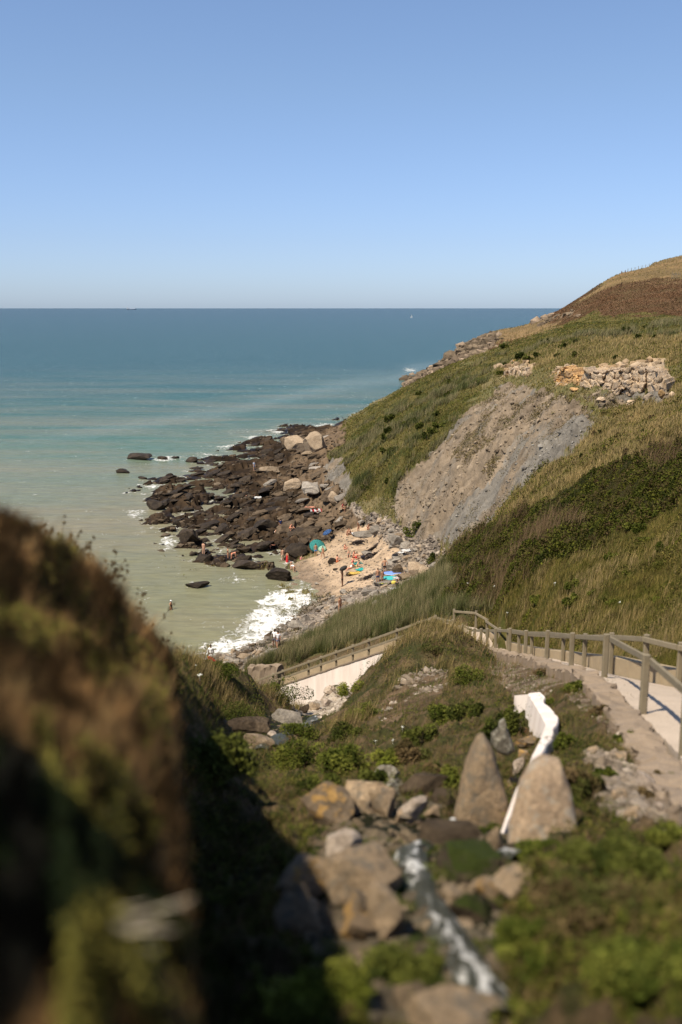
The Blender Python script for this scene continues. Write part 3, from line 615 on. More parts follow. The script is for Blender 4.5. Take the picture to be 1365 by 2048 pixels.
def boulder(name, loc, size, rot, mat, label, cat, group=None, shape=None, seed=0):
    me = SHAPES[(shape if shape is not None else seed) % len(SHAPES)]
    o = bpy.data.objects.new(name, me); COL.objects.link(o)
    o.location = loc; o.scale = size; o.rotation_euler = rot
    o.material_slots[0].link = 'OBJECT'; o.material_slots[0].material = mat
    return tag(o, label, cat, group)
def seat(u, v):
    p = hit(u, v); return p
# surveyed single rocks near by: u, v of the foot, width px, height px, material, label, turn
def near_rock(name, u, v, w, h, mat, label, seed, flat=.9, D=None, cat='rock', tilt=(0,0)):
    p = hit(u, v) if D is None else at(u, v, D)
    d = math.hypot(p.y, H-p.z); sx = w*d/FPX/2*1.10; sz = h*d/FPX/2*1.25
    me = mesh_np(name, rock_shape(seed, 17, .36, .70, ICO4, .13), ICO4[1], 3, [mat], smooth_=False, link=False).data
    o = bpy.data.objects.new(name, me); COL.objects.link(o); o.scale = (sx, sx*flat, sz)
    o.location = (p.x, p.y+sx*.3, p.z+sz*.5); o.rotation_euler = (tilt[0], tilt[1], (seed % 7)*.35-.9 if flat > .8 else 0)
    return tag(o, label, cat)
NRK = [
 ('boulder',655,1648,95,80,R_SAND,'ochre topped boulder in the sunlit pile at the edge of the dark gully',3),
 ('boulder',722,1625,90,62,R_BUFF,'grey buff boulder at the back of the sunlit gully pile',14),
 ('boulder',765,1632,60,60,R_BUFF,'rounded buff stone right of the grey one at the back of the gully pile',21),
 ('boulder',690,1712,90,58,R_PALE,'pinkish white broken stone below the ochre boulder pile',33),
 ('boulder',612,1795,110,78,R_SAND,'big ochre stained boulder, top left of the blurred front pile',41),
 ('boulder',732,1790,145,92,R_BUFF,'widest grey buff boulder, top of the blurred front pile',52),
 ('boulder',602,1858,95,80,R_BUFF,'grey buff block at the lower left of the front pile',63),
 ('boulder',715,1840,62,70,R_SAND,'small orange tan block in the middle of the front pile',74),
 ('boulder',775,1872,72,98,R_BUFF,'upright tan block at the right end of the front pile by the stream',85),
 ('boulder',712,1882,85,52,R_SAND,'low tan stone at the foot of the front pile',96),
 ('boulder',932,1765,120,60,R_MOSS,'rounded boulder covered with green moss between the two water channels',17),
 ('slab',895,1700,125,42,R_MID,'flat reddish brown slab in front of the pointed standing stone',28),
 ('stone',988,1705,30,55,R_SAND,'narrow upright tan stone between the slab and the big leaning slab',39),
 ('stone',820,1645,58,48,R_PALE,'whitish stone just left of the pointed standing stone',51),
 ('stone',842,1625,36,40,R_SAND,'small orange stone behind the whitish stone',62),
 ('stone',888,1612,50,36,R_MID,'brown stone touching the left foot of the pointed standing stone',73),
 ('stone',940,1840,85,52,R_MOSS,'grey green stone on the right bank of the white stream',81),
 ('stone',978,1800,60,48,R_SAND,'tan stone above the grey green stone by the stream',99),
 ('boulder',1030,1800,80,50,R_BUFF,'brown earthy boulder at the foot of the grassy right bank',105),
 ('stone',775,1570,62,44,R_LICH,'pale lichened stone half buried in leaves on the mound',111),
 ('stone',790,1590,38,34,R_LICH,'smaller lichened stone below the half buried one',122),
 ('boulder',930,2085,170,70,R_BUFF,'tan boulder cut by the bottom edge below the stream',133),
 ('stone',1054,1496,36,22,R_SAND,'tan block leaning on the foot of the white wall',141),
 ('stone',1046,1467,22,14,R_SAND,'orange block beside the top corner of the white wall',142),
 ('stone',1050,1520,24,26,R_SAND,'upper stone of the tan rubble under the white wall',143),
 ('stone',1040,1545,32,32,R_PALE,'pale stone in the tan rubble under the white wall',144),
 ('stone',1030,1572,26,26,R_SAND,'lowest stone of the tan rubble under the white wall',145),
 ('boulder',850,1590,75,45,R_MID,'brown half shaded rock left of the standing stones',151),
 ('stone',1245,1520,50,34,R_BUFF,'pale stone of the rubble below the path edge, nearest the wall',161),
 ('stone',1292,1580,58,50,R_PALE,'large white lichened stone in the rubble below the path',162),
 ('stone',1268,1635,48,40,R_BUFF,'buff round stone under the large white one in the rubble',163),
 ('stone',1328,1632,40,38,R_PALE,'rounded pale stone at the lower right of the rubble',164),
 ('stone',1345,1672,42,46,R_PALE,'broken pale stone at the right edge of the picture under the rubble',165),
 ('stone',1240,1600,48,34,R_BUFF,'buff stone at the left side of the rubble',166),
 ('stone',1188,1508,36,24,R_BUFF,'greyish stone left of the rubble on the grassy bank',167),
 ('stone',1240,1475,30,22,R_PALE,'pale stone under the curved path wall',168),
 ('slab',578,1448,66,28,R_GREY,'tilted grey slab at the lip where the gully drops to the pink wall',171),
 ('slab',490,1470,110,36,R_MID,'wide brown weed covered slab in the shaded gully bed',172),
 ('slab',520,1492,60,22,R_TAN,'brown slab below the white stone in the gully bed',173),
 ('stone',545,1472,24,8,R_PALE,'small flat white stone lying on the gully bed',174),
 ('slab',432,1512,84,26,R_MID,'rust brown slab at the dark left side of the gully bed',175),
 ('stone',482,1515,44,18,R_GREY,'small grey slab with a trickle beside the rust brown one',176),
 ('stone',612,1405,30,18,R_PALE,'pale block at the foot of the pink wall, left of the heap',181),
 ('stone',640,1395,34,20,R_PALE,'pale block at the foot of the pink wall, middle of the heap',182),
 ('stone',660,1388,26,18,R_PALE,'pale block at the foot of the pink wall, top of the heap',183),
 ('stone',628,1420,30,20,R_TAN,'tan block below the pale heap by the pink wall',184),
 ('stone',652,1412,26,16,R_PALE,'flat pale block lowest in the heap by the pink wall',185),
 ('stone',608,1428,24,22,R_MID,'dark brown stone beside the grey lip slab',186),
]
for n_, u, v, w, h, m, lab, sd in NRK: near_rock(n_, u, v, w*(.68 if 160 < sd < 169 else 1), h*(.62 if 160 < sd < 169 else 1), m, lab, sd, .55 if n_ == 'slab' else .9)
rs_ = random.Random(77); k_ = 0
while k_ < 30:
    u, v = rs_.uniform(600, 1060), rs_.uniform(1610, 2030)
    if abs(u-(800+(v-1700)*.55)) < 34 or (u > 900 and v < 1720): continue
    w = rs_.uniform(16, 44); o = near_rock('stone', u, v, w, w*rs_.uniform(.5, .85), rs_.choice([R_BUFF, R_SAND, R_MID, R_MOSS, R_BUFF]), 'small broken stone lying loose in the gully bed', 200+k_); o['group'] = 'small broken stones in the gully bed'; k_ += 1
def outline_rock(name, pts, Y, thick, mat, label, seed, lean=.15):
    """a slab-like stone from its surveyed outline, given its real thickness, bulge and roughness"""
    c = [at(u, v, Y) for u, v in pts]; n = len(c); cen = sum(c, Vector())/n
    ring = []
    for i in range(n):
        for k in range(6): ring.append(c[i].lerp(c[(i+1) % n], k/6))
    ring = [Vector((q.x, q.y+lean*(q.z-cen.z), q.z)) for q in ring]; m = len(ring); V = []; F = []
    prof = [(-1, 0.0), (-1, .3), (-.98, .6), (-.85, .82), (-.55, .95), (0, 1), (.55, .97), (.9, .85), (1, .5), (1, 0)]
    for t, k in prof:
        for q in ring:
            p = cen.lerp(q, k); V.append((p.x, q.y*k+(cen.y+lean*(p.z-cen.z)*0)*(1-k)+t*thick/2, p.z))
    V = np.array(V); L = len(prof)
    for a in range(L-1):
        for i in range(m): F.append((a*m+i, a*m+(i+1) % m, (a+1)*m+(i+1) % m, (a+1)*m+i))
    q = V*2.3; V += (.045*thick/.3*np.stack([n3(q, 1, seed), n3(q, 1, seed+3)*1.6, n3(q, 1, seed+5)], 1)+.012*np.stack([n3(q, 5, seed), n3(q, 5, seed+3), n3(q, 5, seed+5)], 1))
    return tag(mesh_np(name, V, np.array(F), 4, [mat], smooth_=True), label, 'rock')
outline_rock('standing_stone', [(900,1670),(908,1625),(928,1560),(945,1505),(958,1483),(970,1480),(984,1495),(1003,1545),(1018,1600),(1021,1670),(960,1690)], 10.3, .42, R_BUFF, 'tall pointed pyramid shaped standing stone in the gully', 5)
outline_rock('leaning_slab', [(1012,1712),(1023,1650),(1047,1580),(1074,1542),(1098,1528),(1130,1536),(1144,1580),(1152,1640),(1158,1690),(1120,1725),(1060,1728)], 8.7, .36, R_SLAB, 'broad upright orange tan slab right of the pointed standing stone', 15, .3)
outline_rock('stone_spire', [(984,1488),(983,1470),(998,1462),(1002,1448),(1012,1442),(1017,1460),(1024,1482),(1028,1500),(1010,1507),(994,1500)], 14.0, .3, R_LICH, 'small jagged lichened spire stone behind the pointed standing stone', 25)
# shore rocks surveyed one by one
SHORE = [
 (275,920,64,14,R_DARK,'long low dark rock standing farthest out in the sea'),
 (243,946,34,10,R_DARK,'small dark rock in the sea below the longest offshore rock'),
 (325,919,24,7,R_DARK,'small rock awash right of the longest offshore rock'),
 (352,917,20,5,R_DARK,'tiny rock awash near the outer shelf edge'),
 (286,958,20,5,R_DARK,'thin rock awash left of the rock shelf'),
 (385,925,30,13,R_DARK,'rounded dark rock at the seaward corner of the shelf'),
 (492,1138,66,20,R_DARK,'long dark tapering rock lying in the shallow green water'),
 (556,1160,60,26,R_DARK,'broad dark rock at the edge of the sand in the shallows'),
 (393,1176,48,11,R_DARK,'half drowned dark rock with water running over it'),
 (632,905,62,44,R_TAN,'largest tan block on the shelf, leaning at the foot of the green slope'),
 (596,902,58,36,R_TAN,'second tan block of the shelf, left of the largest one'),
 (573,898,26,26,R_MID,'brown upright block left of the two tan shelf blocks'),
 (540,944,44,12,R_TAN,'pale ochre flat ledge in the middle of the shelf'),
 (588,978,44,22,R_TAN,'tan tilted slab in the middle of the shelf above the sunbather'),
 (620,985,46,22,R_GREY,'grey tilted slab at the foot of the green slope'),
 (668,1005,30,24,R_TAN,'ochre block below the grey tilted slab'),
 (377,1085,44,26,R_DARK,'rounded dark boulder with surf on its seaward side'),
 (412,1125,44,17,R_DARK,'dark boulder at the tip where a bather stands'),
 (313,1020,40,22,R_DARK,'dark boulder at the western point of the shelf'),
 (597,1114,56,30,R_DARK,'big dark boulder where the shelf meets the sand'),
 (530,1060,60,26,R_DARK,'long dark shaded boulder beside the navy dressed bather'),
 (664,1128,20,14,R_DARK,'round dark boulder lying alone on the sand'),
 (671,1141,10,5,R_DARK,'little dark stone on the sand below the round boulder'),
 (698,1153,14,9,R_MID,'brown stone on the sand beside the man carrying a load'),
 (755,1068,34,18,R_GREY,'grey slab with a pink towel at the back of the beach'),
 (792,1094,32,26,R_GREY,'thick grey block at the back of the beach'),
 (735,1075,56,16,R_GREY,'long grey sloping slab at the back of the beach'),
 (797,1150,26,24,R_MID,'rounded brown boulder at the foot of the clay'),
 (838,1150,56,26,R_TAN,'orange tan boulder at the right end of the beach'),
 (592,1260,46,22,R_GREY,'large smooth blue grey slab among the cobbles'),
 (493,1302,24,11,R_GREY,'grey boulder at the surf edge'),
 (468,1306,14,9,R_TAN,'round reddish cobble at the surf edge'),
 (460,1325,22,12,R_GREY,'grey boulder beside the seated group'),
 (490,1318,34,11,R_TAN,'flat tan slab near the seated group'),
 (765,1210,44,10,R_GREY,'long grey slab at the lower side of the beach'),
 (738,1190,36,11,R_GREY,'flat grey slab under the man in navy trunks'),
 (768,1172,40,9,R_GREY,'flat grey ledge in front of the turquoise board'),
 (688,1188,20,9,R_GREY,'grey boulder at the lower edge of the sand'),
 (634,1170,10,6,R_GREY,'little grey stone on the wet sand'),
 (735,1112,26,10,R_GREY,'grey slab among the seaweed'),
]
for i, (u, v, w, h, m, lab) in enumerate(SHORE):
    p = atz(u, v, 0.0) if (v < 1180 and u < 560 and w*0+ground(*atz(u, v, 0)[:2]) < .15) else hit(u, v)
    d = math.hypot(p.y, H-p.z); sx = w*d/FPX/2*1.12; sz = h*d/FPX/2*1.15
    boulder('boulder', (p.x, p.y+sx*.35, p.z+sz*.45), (sx, sx*.62, sz*1.1), (0, -.06+.1*((i*7) % 5-2)*.3, .25*((i*5) % 5-2)), m, lab, 'boulder', shape=i*3)
# the many boulders of the shelf, and the slabs and cobbles of the beach
def scatter_rocks(n, polys, rr, size, mats, label, group, seed, flat=(.35,.6), cat='boulder', tiltm=.35, zmin=-.4):
    rg = random.Random(seed); placed = []; tries = 0
    us = [p[0] for p in polys]; vs = [p[1] for p in polys]
    while len(placed) < n and tries < n*60:
        tries += 1; u = rg.uniform(min(us), max(us)); v = rg.uniform(min(vs), max(vs))
        if not inpoly(np.array([u]), np.array([v]), polys)[0]: continue
        p = hit(u, v, rr[0], rr[1])
        if p is None or p.z < zmin: continue
        s = rg.uniform(*size)*(1 if rg.random() < .8 else 1.35)
        if any((p.x-q[0])**2+(p.y-q[1])**2 < (.75*(s+q[2]))**2*.6 for q in placed): continue
        placed.append((p.x, p.y, s))
        m = mats(p, rg); f = rg.uniform(*flat)
        lab = label(p, m) if callable(label) else label
        boulder('boulder' if cat == 'boulder' else cat, (p.x, p.y, p.z+s*f*.25), (s, s*rg.uniform(.45, .75), s*f), (rg.uniform(-.1,.25)*tiltm*2, rg.uniform(-.7,-.1)*tiltm*1.6, .55+rg.uniform(-.35,.35)), m, lab[0], cat, lab[1], shape=rg.randrange(14))
def shelfmat(p, rg):
    t = p.z+rg.uniform(-.7, .7)
    return R_DARK if t < 1.6 else (R_MID if t < 2.5 else rg.choice([R_TAN, R_MID, R_GREY]))
LB = {R_DARK.name: ('dark brown wet boulder on the tidal rock shelf', 'dark boulders of the rock shelf'), R_MID.name: ('brown dry boulder on the upper rock shelf', 'brown boulders of the rock shelf'), R_TAN.name: ('tan dry boulder at the landward side of the rock shelf', 'tan boulders of the rock shelf'), R_GREY.name: ('grey boulder at the landward side of the rock shelf', 'grey boulders of the rock shelf')}
scatter_rocks(175, [(300,985),(330,940),(460,900),(560,862),(650,850),(662,890),(640,950),(690,1005),(720,1040),(640,1075),(600,1110),(470,1122),(380,1112),(360,1060)], (95,330), (.5,1.7), shelfmat, lambda p, m: LB[m.name], None, 4, (.16,.34))
scatter_rocks(48, [(700,1030),(760,1040),(850,1090),(885,1112),(850,1160),(770,1195),(720,1200),(760,1130),(800,1108),(735,1052)], (80,140), (.35,1.0), lambda p, rg: rg.choice([R_GREY, R_GREY, R_TAN]), lambda p, m: ('grey flat slab among the debris behind the beach', 'grey slabs behind the beach') if m is R_GREY else ('tan slab among the debris behind the beach', 'tan slabs behind the beach'), None, 5, (.25,.45), 'slab', .2)
scatter_rocks(85, [(440,1300),(540,1262),(620,1205),(700,1185),(720,1205),(640,1250),(560,1300),(470,1345),(400,1335)], (70,125), (.22,.6), lambda p, rg: rg.choice([R_GREY, R_GREY, R_MID, R_TAN]), lambda p, m: {R_GREY.name: ('grey cobble on the stony shore below the reeds', 'grey cobbles of the shore'), R_MID.name: ('brown cobble on the stony shore below the reeds', 'brown cobbles of the shore'), R_TAN.name: ('tan cobble on the stony shore below the reeds', 'tan cobbles of the shore')}[m.name], None, 6, (.4,.65), 'cobble', .2, .05)
R_LEDGE = [rock_mat('ochre_ledge_rock', (.46,.27,.10), (.40,.28,.16), sc=.6), rock_mat('orange_ledge_rock', (.58,.34,.13), (.46,.30,.17), sc=.6), rock_mat('pale_ledge_rock', (.42,.33,.24), (.32,.245,.175), sc=.6), rock_mat('cream_ledge_rock', (.62,.49,.36), (.50,.35,.21), sc=.6)]
LL = ['ochre block fallen below the pale rock ledge', 'orange stained block fallen below the small orange outcrop', 'grey buff block fallen below the pale rock ledge', 'cream block fallen below the pale rock ledge']
def ledge(pts, hgt, mat, label, seed, name='rock_outcrop'):
    """a broken rock band: bedded courses, upright joints, an overhanging lip; runs along pts (u, v of its foot) with its real depth"""
    yy = np.polyfit([p[0] for p in pts], [hit(u, v, 60, 260).y for u, v in pts], 1); q = [at(u, v, float(np.polyval(yy, u))) for u, v in pts]; n = int(sum((b-a).length for a, b in zip(q[:-1], q[1:]))/.10); f = []; L = [0]
    for a, b in zip(q[:-1], q[1:]): L.append(L[-1]+(b-a).length)
    S = np.linspace(0, L[-1], n); Q = np.stack([np.interp(S, L, [p[i] for p in q]) for i in range(3)], 1)
    m = 34; T = np.linspace(-.25, 1, m); SS, TT = np.meshgrid(S, T, indexing='ij'); env = np.clip(np.minimum(S, L[-1]-S)/1.2, 0, 1)**.5
    hh = hgt*(.7+.45*fbm(S/2.2, S*0, seed, 4))*env; Z = TT*hh[:, None]
    b1, j1 = blocks(SS/2.3+.2*fbm(SS, Z, seed+1, 3), Z/.85+.3*fbm(SS, Z, seed+2, 3), seed+3, .5); b2, j2 = blocks(SS/.8, Z/.3, seed+5, .4)
    out = (.42*b1+.12*b2-.30*np.exp(-j1*10)+.25*fbm(SS/3, Z/1.5, seed+7, 3)+.12*TT+.25)*env[:, None]
    fw = np.array([-.45, -.89]); B = np.stack([Q[:,0][:, None]+fw[0]*out, Q[:,1][:, None]+fw[1]*out, Q[:,2][:, None]+Z+.05*b2], -1)
    top = B[:, -1].copy(); back = []
    for k in range(1, 7): t_ = top+np.array([.3*k, .55*k, .0])+np.stack([0*S, 0*S, .10*fbm(S/.5, S*0+k, seed+9, 3)], 1); back.append(t_)
    A_ = np.concatenate([B, np.stack(back, 1)], 1); o = mesh_np(name, A_.reshape(-1, 3), grid_faces(A_.shape[0], A_.shape[1])[:, ::-1], 4, [mat], smooth_=False); return tag(o, label, 'rock outcrop')
ledge([(1112,765),(1130,768),(1152,768),(1168,770)], 1.9, R_LEDGE[1], 'small orange stained two layered outcrop left of the long pale ledge', 11)
ledge([(1160,772),(1180,776),(1200,784),(1222,784),(1245,778),(1270,782),(1292,784),(1315,786),(1334,780)], 2.6, R_LEDGE[3], 'long pale cream rock ledge breaking out of the grassy right slope', 21)
ledge([(1008,750),(1022,752),(1040,752),(1056,750)], 1.3, R_LEDGE[3], 'small pale outcrop at the top of the clay scar', 31)
FALL = [(1205,800,16,10,3),(1262,806,14,9,3),(1300,795,18,12,2),(1325,790,16,16,0),(1190,792,14,9,2),(1150,780,14,8,1),(1345,790,14,12,3)]
for i, (u, v, w, h, m) in enumerate(FALL):
    p = hit(u, v+h/2, 60, 260); d = math.hypot(p.y, H-p.z); sx = w*d/FPX/2*1.3; sz = h*d/FPX/2*1.25
    boulder('fallen_block', (p.x, p.y+sx*.5, p.z+sz*.85), (sx, sx*.9, sz), (.04*((i*3) % 5-2), -.05, .1*((i*7) % 5-2)), R_LEDGE[m], LL[m], 'rock', 'blocks fallen below the high ledge', shape=i*5+1)
# far too many to count: shingle, chips on the clay, broken rock
def chips(name, specs, mat_cols):
    Vs, Fs, Cs = [], [], []; k = 0; B = ICO1
    for (zones, n, s0, s1, a, b, cols, noise, flat) in specs:
        P, D = pick(zones, n, a, b, noise); m = len(P)
        s = np.maximum(rh(m, s0, s1)*(1+.8*(rh(m,0,1) > .9)), .45*D/PXM)[:, None, None]
        W_ = B[0][None]*s*np.array([1,1,flat])*rh(m, .6, 1.3)[:, None, None]*(1+.35*rng.normal(size=(m, len(B[0]), 1)).clip(-1,1))
        a_ = rh(m, 0, 6.28); ca, sa = np.cos(a_)[:, None], np.sin(a_)[:, None]; x = W_[...,0]*1.25*ca-W_[...,1]*.8*sa; y = W_[...,0]*1.25*sa+W_[...,1]*.8*ca
        W_ = np.stack([x, y, W_[...,2]], -1)+P[:, None]
        Vs.append(W_.reshape(-1, 3)); Fs.append((B[1][None]+(np.arange(m)*len(B[0]))[:, None, None]+k).reshape(-1, 3)); k += m*len(B[0])
        Cs.append(np.repeat(pal(P, cols, 40, 1.0, .35), len(B[0]), 0))
    o = mesh_np(name, np.concatenate(Vs), np.concatenate(Fs), 3, [GM], np.clip(np.concatenate(Cs),0,1), {'wet': np.zeros(k)}, smooth_=False); o['kind'] = 'stuff'; return o
chips('pebbles', [(['pebble'], 7000, .05, .22, 60, 150, [(.33,.27,.21),(.22,.18,.145),(.13,.11,.09),(.28,.22,.16)], None, .6), (['sand'], 900, .04, .12, 60, 150, [(.3,.24,.18),(.12,.10,.08)], None, .5)], None)['label'] = 'loose shingle and small stones of the beach'
chips('rubble', [(['clay'], 700, .06, .22, 60, 200, [(.30,.24,.17),(.18,.14,.10),(.26,.2,.14)], None, .7), (['greyclay'], 250, .05, .16, 60, 200, [(.24,.22,.19),(.15,.135,.12)], None, .6), (['headrock'], 900, .5, 1.6, 300, 600, [(.20,.15,.10),(.10,.075,.05),(.27,.2,.14)], None, .7), (['ochre'], 500, .15, .5, 80, 200, [(.40,.30,.2),(.3,.2,.11)], None, .7),
   (['shelf'], 2600, .12, .4, 90, 320, [(.05,.036,.025),(.09,.065,.042),(.13,.1,.07)], None, .6),
   (['rubble'], 1500, .015, .07, 3, 60, [(.34,.28,.22),(.22,.17,.12)], None, .7), (['cap'], 450, .015, .05, 3, 60, [(.34,.28,.22),(.22,.17,.12)], None, .7), (['soil'], 260, .03, .09, 3, 60, [(.42,.35,.28),(.22,.17,.12)], (83, 1.0, .1, .2), .6), (['pale'], 500, .03, .12, 30, 80, [(.5,.42,.34),(.36,.3,.23)], None, .7), (['bed'], 1500, .015, .06, 3, 60, [(.12,.10,.07),(.22,.16,.10)], None, .7)], None)['label'] = 'loose broken stone on the clay, the rock shelf and the banks'
# ---------------------------------------------------------------- stairs, walls, railings
print('built things')
def bm_obj(name, bm, mat, parent=None, smooth_=False):
    me = bpy.data.meshes.new(name); bm.to_mesh(me); bm.free(); me.materials.append(mat)
    if smooth_:
        for p in me.polygons: p.use_smooth = True
    o = bpy.data.objects.new(name, me); COL.objects.link(o)
    if parent: o.parent = parent
    return o
def empty(name, loc, label, cat, group=None):
    o = bpy.data.objects.new(name, None); COL.objects.link(o); o.location = loc; return tag(o, label, cat, group)
def beam(bm, a, b, w, h, up=Vector((0,0,1)), bev=.012):
    """a squared timber from a to b with slightly eased edges"""
    d = (b-a).normalized(); s = d.cross(up).normalized(); t = s.cross(d); ring = []
    k = min(w, h)*.18; o8 = [(-w/2+k,-h/2),(w/2-k,-h/2),(w/2,-h/2+k),(w/2,h/2-k),(w/2-k,h/2),(-w/2+k,h/2),(-w/2,h/2-k),(-w/2,-h/2+k)]
    R1 = [bm.verts.new(a+s*x+t*y) for x, y in o8]; R2 = [bm.verts.new(b+s*x+t*y) for x, y in o8]
    for i in range(8): bm.faces.new((R1[i], R1[(i+1)%8], R2[(i+1)%8], R2[i]))
    bm.faces.new(R1[::-1]); bm.faces.new(R2)
M_WOOD = plain('weathered_timber', (.20,.165,.11), .85, .35, 3, .2, .01, objsp=False)
def conc_mat(name, col, sc=1.2):
    s = NT(name); p = s.pos(); n = s.noise(sc, 6, .65, p); f = s.noise(sc*22, 4, .7, p)
    c = s.mix(n, tuple(c*.72 for c in col), tuple(c*1.18 for c in col)); c = s.mix(1, c, s.ramp(f, [(.3,(.8,)*3),(.7,(1.12,)*3)]), 'MULTIPLY')
    s.l(c, s.b.inputs['Base Color']); s.b.inputs['Roughness'].default_value = .9; s.b.inputs['Specular IOR Level'].default_value = .2
    s.bump(f, .01, .6); return s.m
M_CONC = conc_mat('path_concrete', (.44,.355,.275)); M_KERB = conc_mat('kerb_concrete', (.36,.28,.18), 2)
M_CAP = conc_mat('old_mortar', (.23,.175,.125), 2)
def paint_mat():
    s = NT('pink_white_paint'); p = s.pos(); z = s.pos((1.2, 1.2, .25))
    n = s.noise(1.5, 5, .6, z); c = s.mix(s.ramp(n, [(.35,(0,)*3),(.7,(1,)*3)]), (.66,.56,.49), (.78,.70,.63))
    d = s.noise(9, 5, .7, p); c = s.mix(s.ramp(d, [(.66,(0,)*3),(.74,(1,)*3)]), c, (.42,.33,.26))
    s.l(c, s.b.inputs['Base Color']); s.b.inputs['Roughness'].default_value = .8; s.b.inputs['Specular IOR Level'].default_value = .25
    s.bump(s.noise(25, 4, .6, p), .01, .4); return s.m
M_PAINT = paint_mat()
def resample(pts, n):
    L = [0]
    for a, b in zip(pts[:-1], pts[1:]): L.append(L[-1]+(b-a).length)
    out = []
    for i in range(n):
        t = L[-1]*i/(n-1); k = 0
        while k < len(pts)-2 and L[k+1] < t: k += 1
        out.append(pts[k].lerp(pts[k+1], (t-L[k])/(L[k+1]-L[k])))
    return out
def lerp_list(pts, t):
    k = min(int(t), len(pts)-2); return pts[k].lerp(pts[k+1], t-k)
# steps of the upper flight: treads follow the two surveyed edges
bm = bmesh.new(); NS = 74; nseg = 10.0
def edge_pair(t):
    a = lerp_list(PLw, t).copy(); b = lerp_list(PRw, t).copy(); z = (a.z+b.z)/2; return a, b, z
for i in range(NS):
    t0, t1 = nseg*i/NS, nseg*(i+1)/NS; a0, b0, z0 = edge_pair(t0); a1, b1, z1 = edge_pair(t1); z = z0; nz_ = z1
    v = [bm.verts.new((q.x, q.y, z)) for q in (a0, b0, b1, a1)]; bm.faces.new(v[::-1])
    v[2].co.z = v[3].co.z = nz_+.03; lo = [bm.verts.new((q.x, q.y, nz_-.25)) for q in (b1, a1)]; bm.faces.new((v[3], v[2], lo[0], lo[1]))
    for q, w in (((v[0], v[3]), -1), ((v[1], v[2]), 1)):
        d = [bm.verts.new((x.co.x, x.co.y, x.co.z-.6)) for x in q]; bm.faces.new((q[0], q[1], d[1], d[0]))
FARC = [at(952, 1261, 53.4), at(908, 1257, 54.0)]
zl = PLw[10].z
land = [PLw[10], PRw[10], PRw[11], FARC[0], FARC[1], SA+Vector((1.0,.85,0)), SA, PLw[11]]
bm.faces.new([bm.verts.new((q.x, q.y, zl-.004)) for q in land][::-1])
DN = Vector((SB.x-SA.x, SB.y-SA.y, 0)).normalized(); BK = Vector((-DN.y, DN.x, 0)); BK = BK if BK.y > 0 else -BK
N2 = 46; 
for i in range(N2):
    a = SA.lerp(SE, i/N2); b = SA.lerp(SE, (i+1)/N2); z = b.z-.06
    v = [bm.verts.new((q.x, q.y, z)) for q in (a, a+BK*1.35, b+BK*1.35, b)]; bm.faces.new(v)
    lo = [bm.verts.new((q.x, q.y, b.z-.1)) for q in (b+BK*1.35, b)]; bm.faces.new((v[3], v[2], lo[0], lo[1]))
bmesh.ops.recalc_face_normals(bm, faces=bm.faces)
st = bm_obj('path', bm, M_CONC); st['kind'] = 'structure'; st['label'] = 'pale concrete steps running down to the beach'
def strip_wall(name, pts, w, h, drop, mat, label, cat, side=None, rough=.0, seed=1, sub=.25, cap=None):
    """a wall following pts (its top near edge); w thick, rising h above and reaching drop below"""
    L = sum((b-a).length for a, b in zip(pts[:-1], pts[1:])); n = max(4, int(L/sub)); q = resample(pts, n); V = []; k = 0
    prof = [(0,-drop),(0,-drop*.66),(0,-drop*.33),(0,h*.5-.02),(0,h*.86),(w*.08,h),(w*.5,h*1.0+.01),(w*.92,h),(w,h*.86),(w,h*.4),(w,-drop)]
    for i, p in enumerate(q):
        d = (q[min(i+1, n-1)]-q[max(i-1, 0)]); d.z = 0; d.normalize(); s = Vector((-d.y, d.x, 0)); s = s if (s.dot(side) > 0) else -s
        for x, z in prof: V.append(p+s*x+Vector((0,0,z)))
    V = np.array([tuple(v) for v in V]); m = len(prof); F = grid_faces(n, m); 
    V = np.concatenate([V]); c0 = list(range(m)); c1 = [(n-1)*m+i for i in range(m)]
    if rough: V += rough*np.stack([fbm(V[:,0]*3+V[:,2]*2, V[:,1]*3-V[:,2], seed, 5, .65), fbm(V[:,0]*3-V[:,2], V[:,1]*3+V[:,2]*2, seed+5, 5, .65), 1.3*fbm(V[:,0]*2, V[:,1]*2, seed+9, 5, .65)], 1)
    me = bpy.data.meshes.new(name); me.from_pydata([tuple(v) for v in V], [], [tuple(f) for f in F]+[c0[::-1], c1]); me.materials.append(mat); me.update()
    o = bpy.data.objects.new(name, me); COL.objects.link(o); return tag(o, label, cat) if label else o
X1 = Vector((1, 0, 0)); XM = Vector((-1, 0, 0))
# kerb wall along the far side: blocks with joints
kq = resample(PRw[1:]+[PRw[11]], 34)
kb = empty('kerb_wall', PRw[5], 'low tan concrete kerb of blocks along the grassy far side of the stairs', 'kerb')
for a, b in zip(kq[:-1], kq[1:]):
    if (b-a).length < .3: continue
    g = (b-a)*.012; bm = bmesh.new(); off = Vector((.16,0,.06)); zz = Vector((0,0,.10))
    beam(bm, a+g+off+zz, b-g+off+zz, .24, .55); o = bm_obj('block', bm, M_KERB, kb); o.location = -Vector(kb.location)
strip_wall('path_edge_wall', [p+Vector((-.12,0,0)) for p in resample([PLw[0]+Vector((-.3,-1.6,.8)), *PLw], 40)], .50, .13, .95, M_CAP, 'rough rounded mortar wall top along the near edge of the stairs', 'wall', XM, .17, 3, .09)
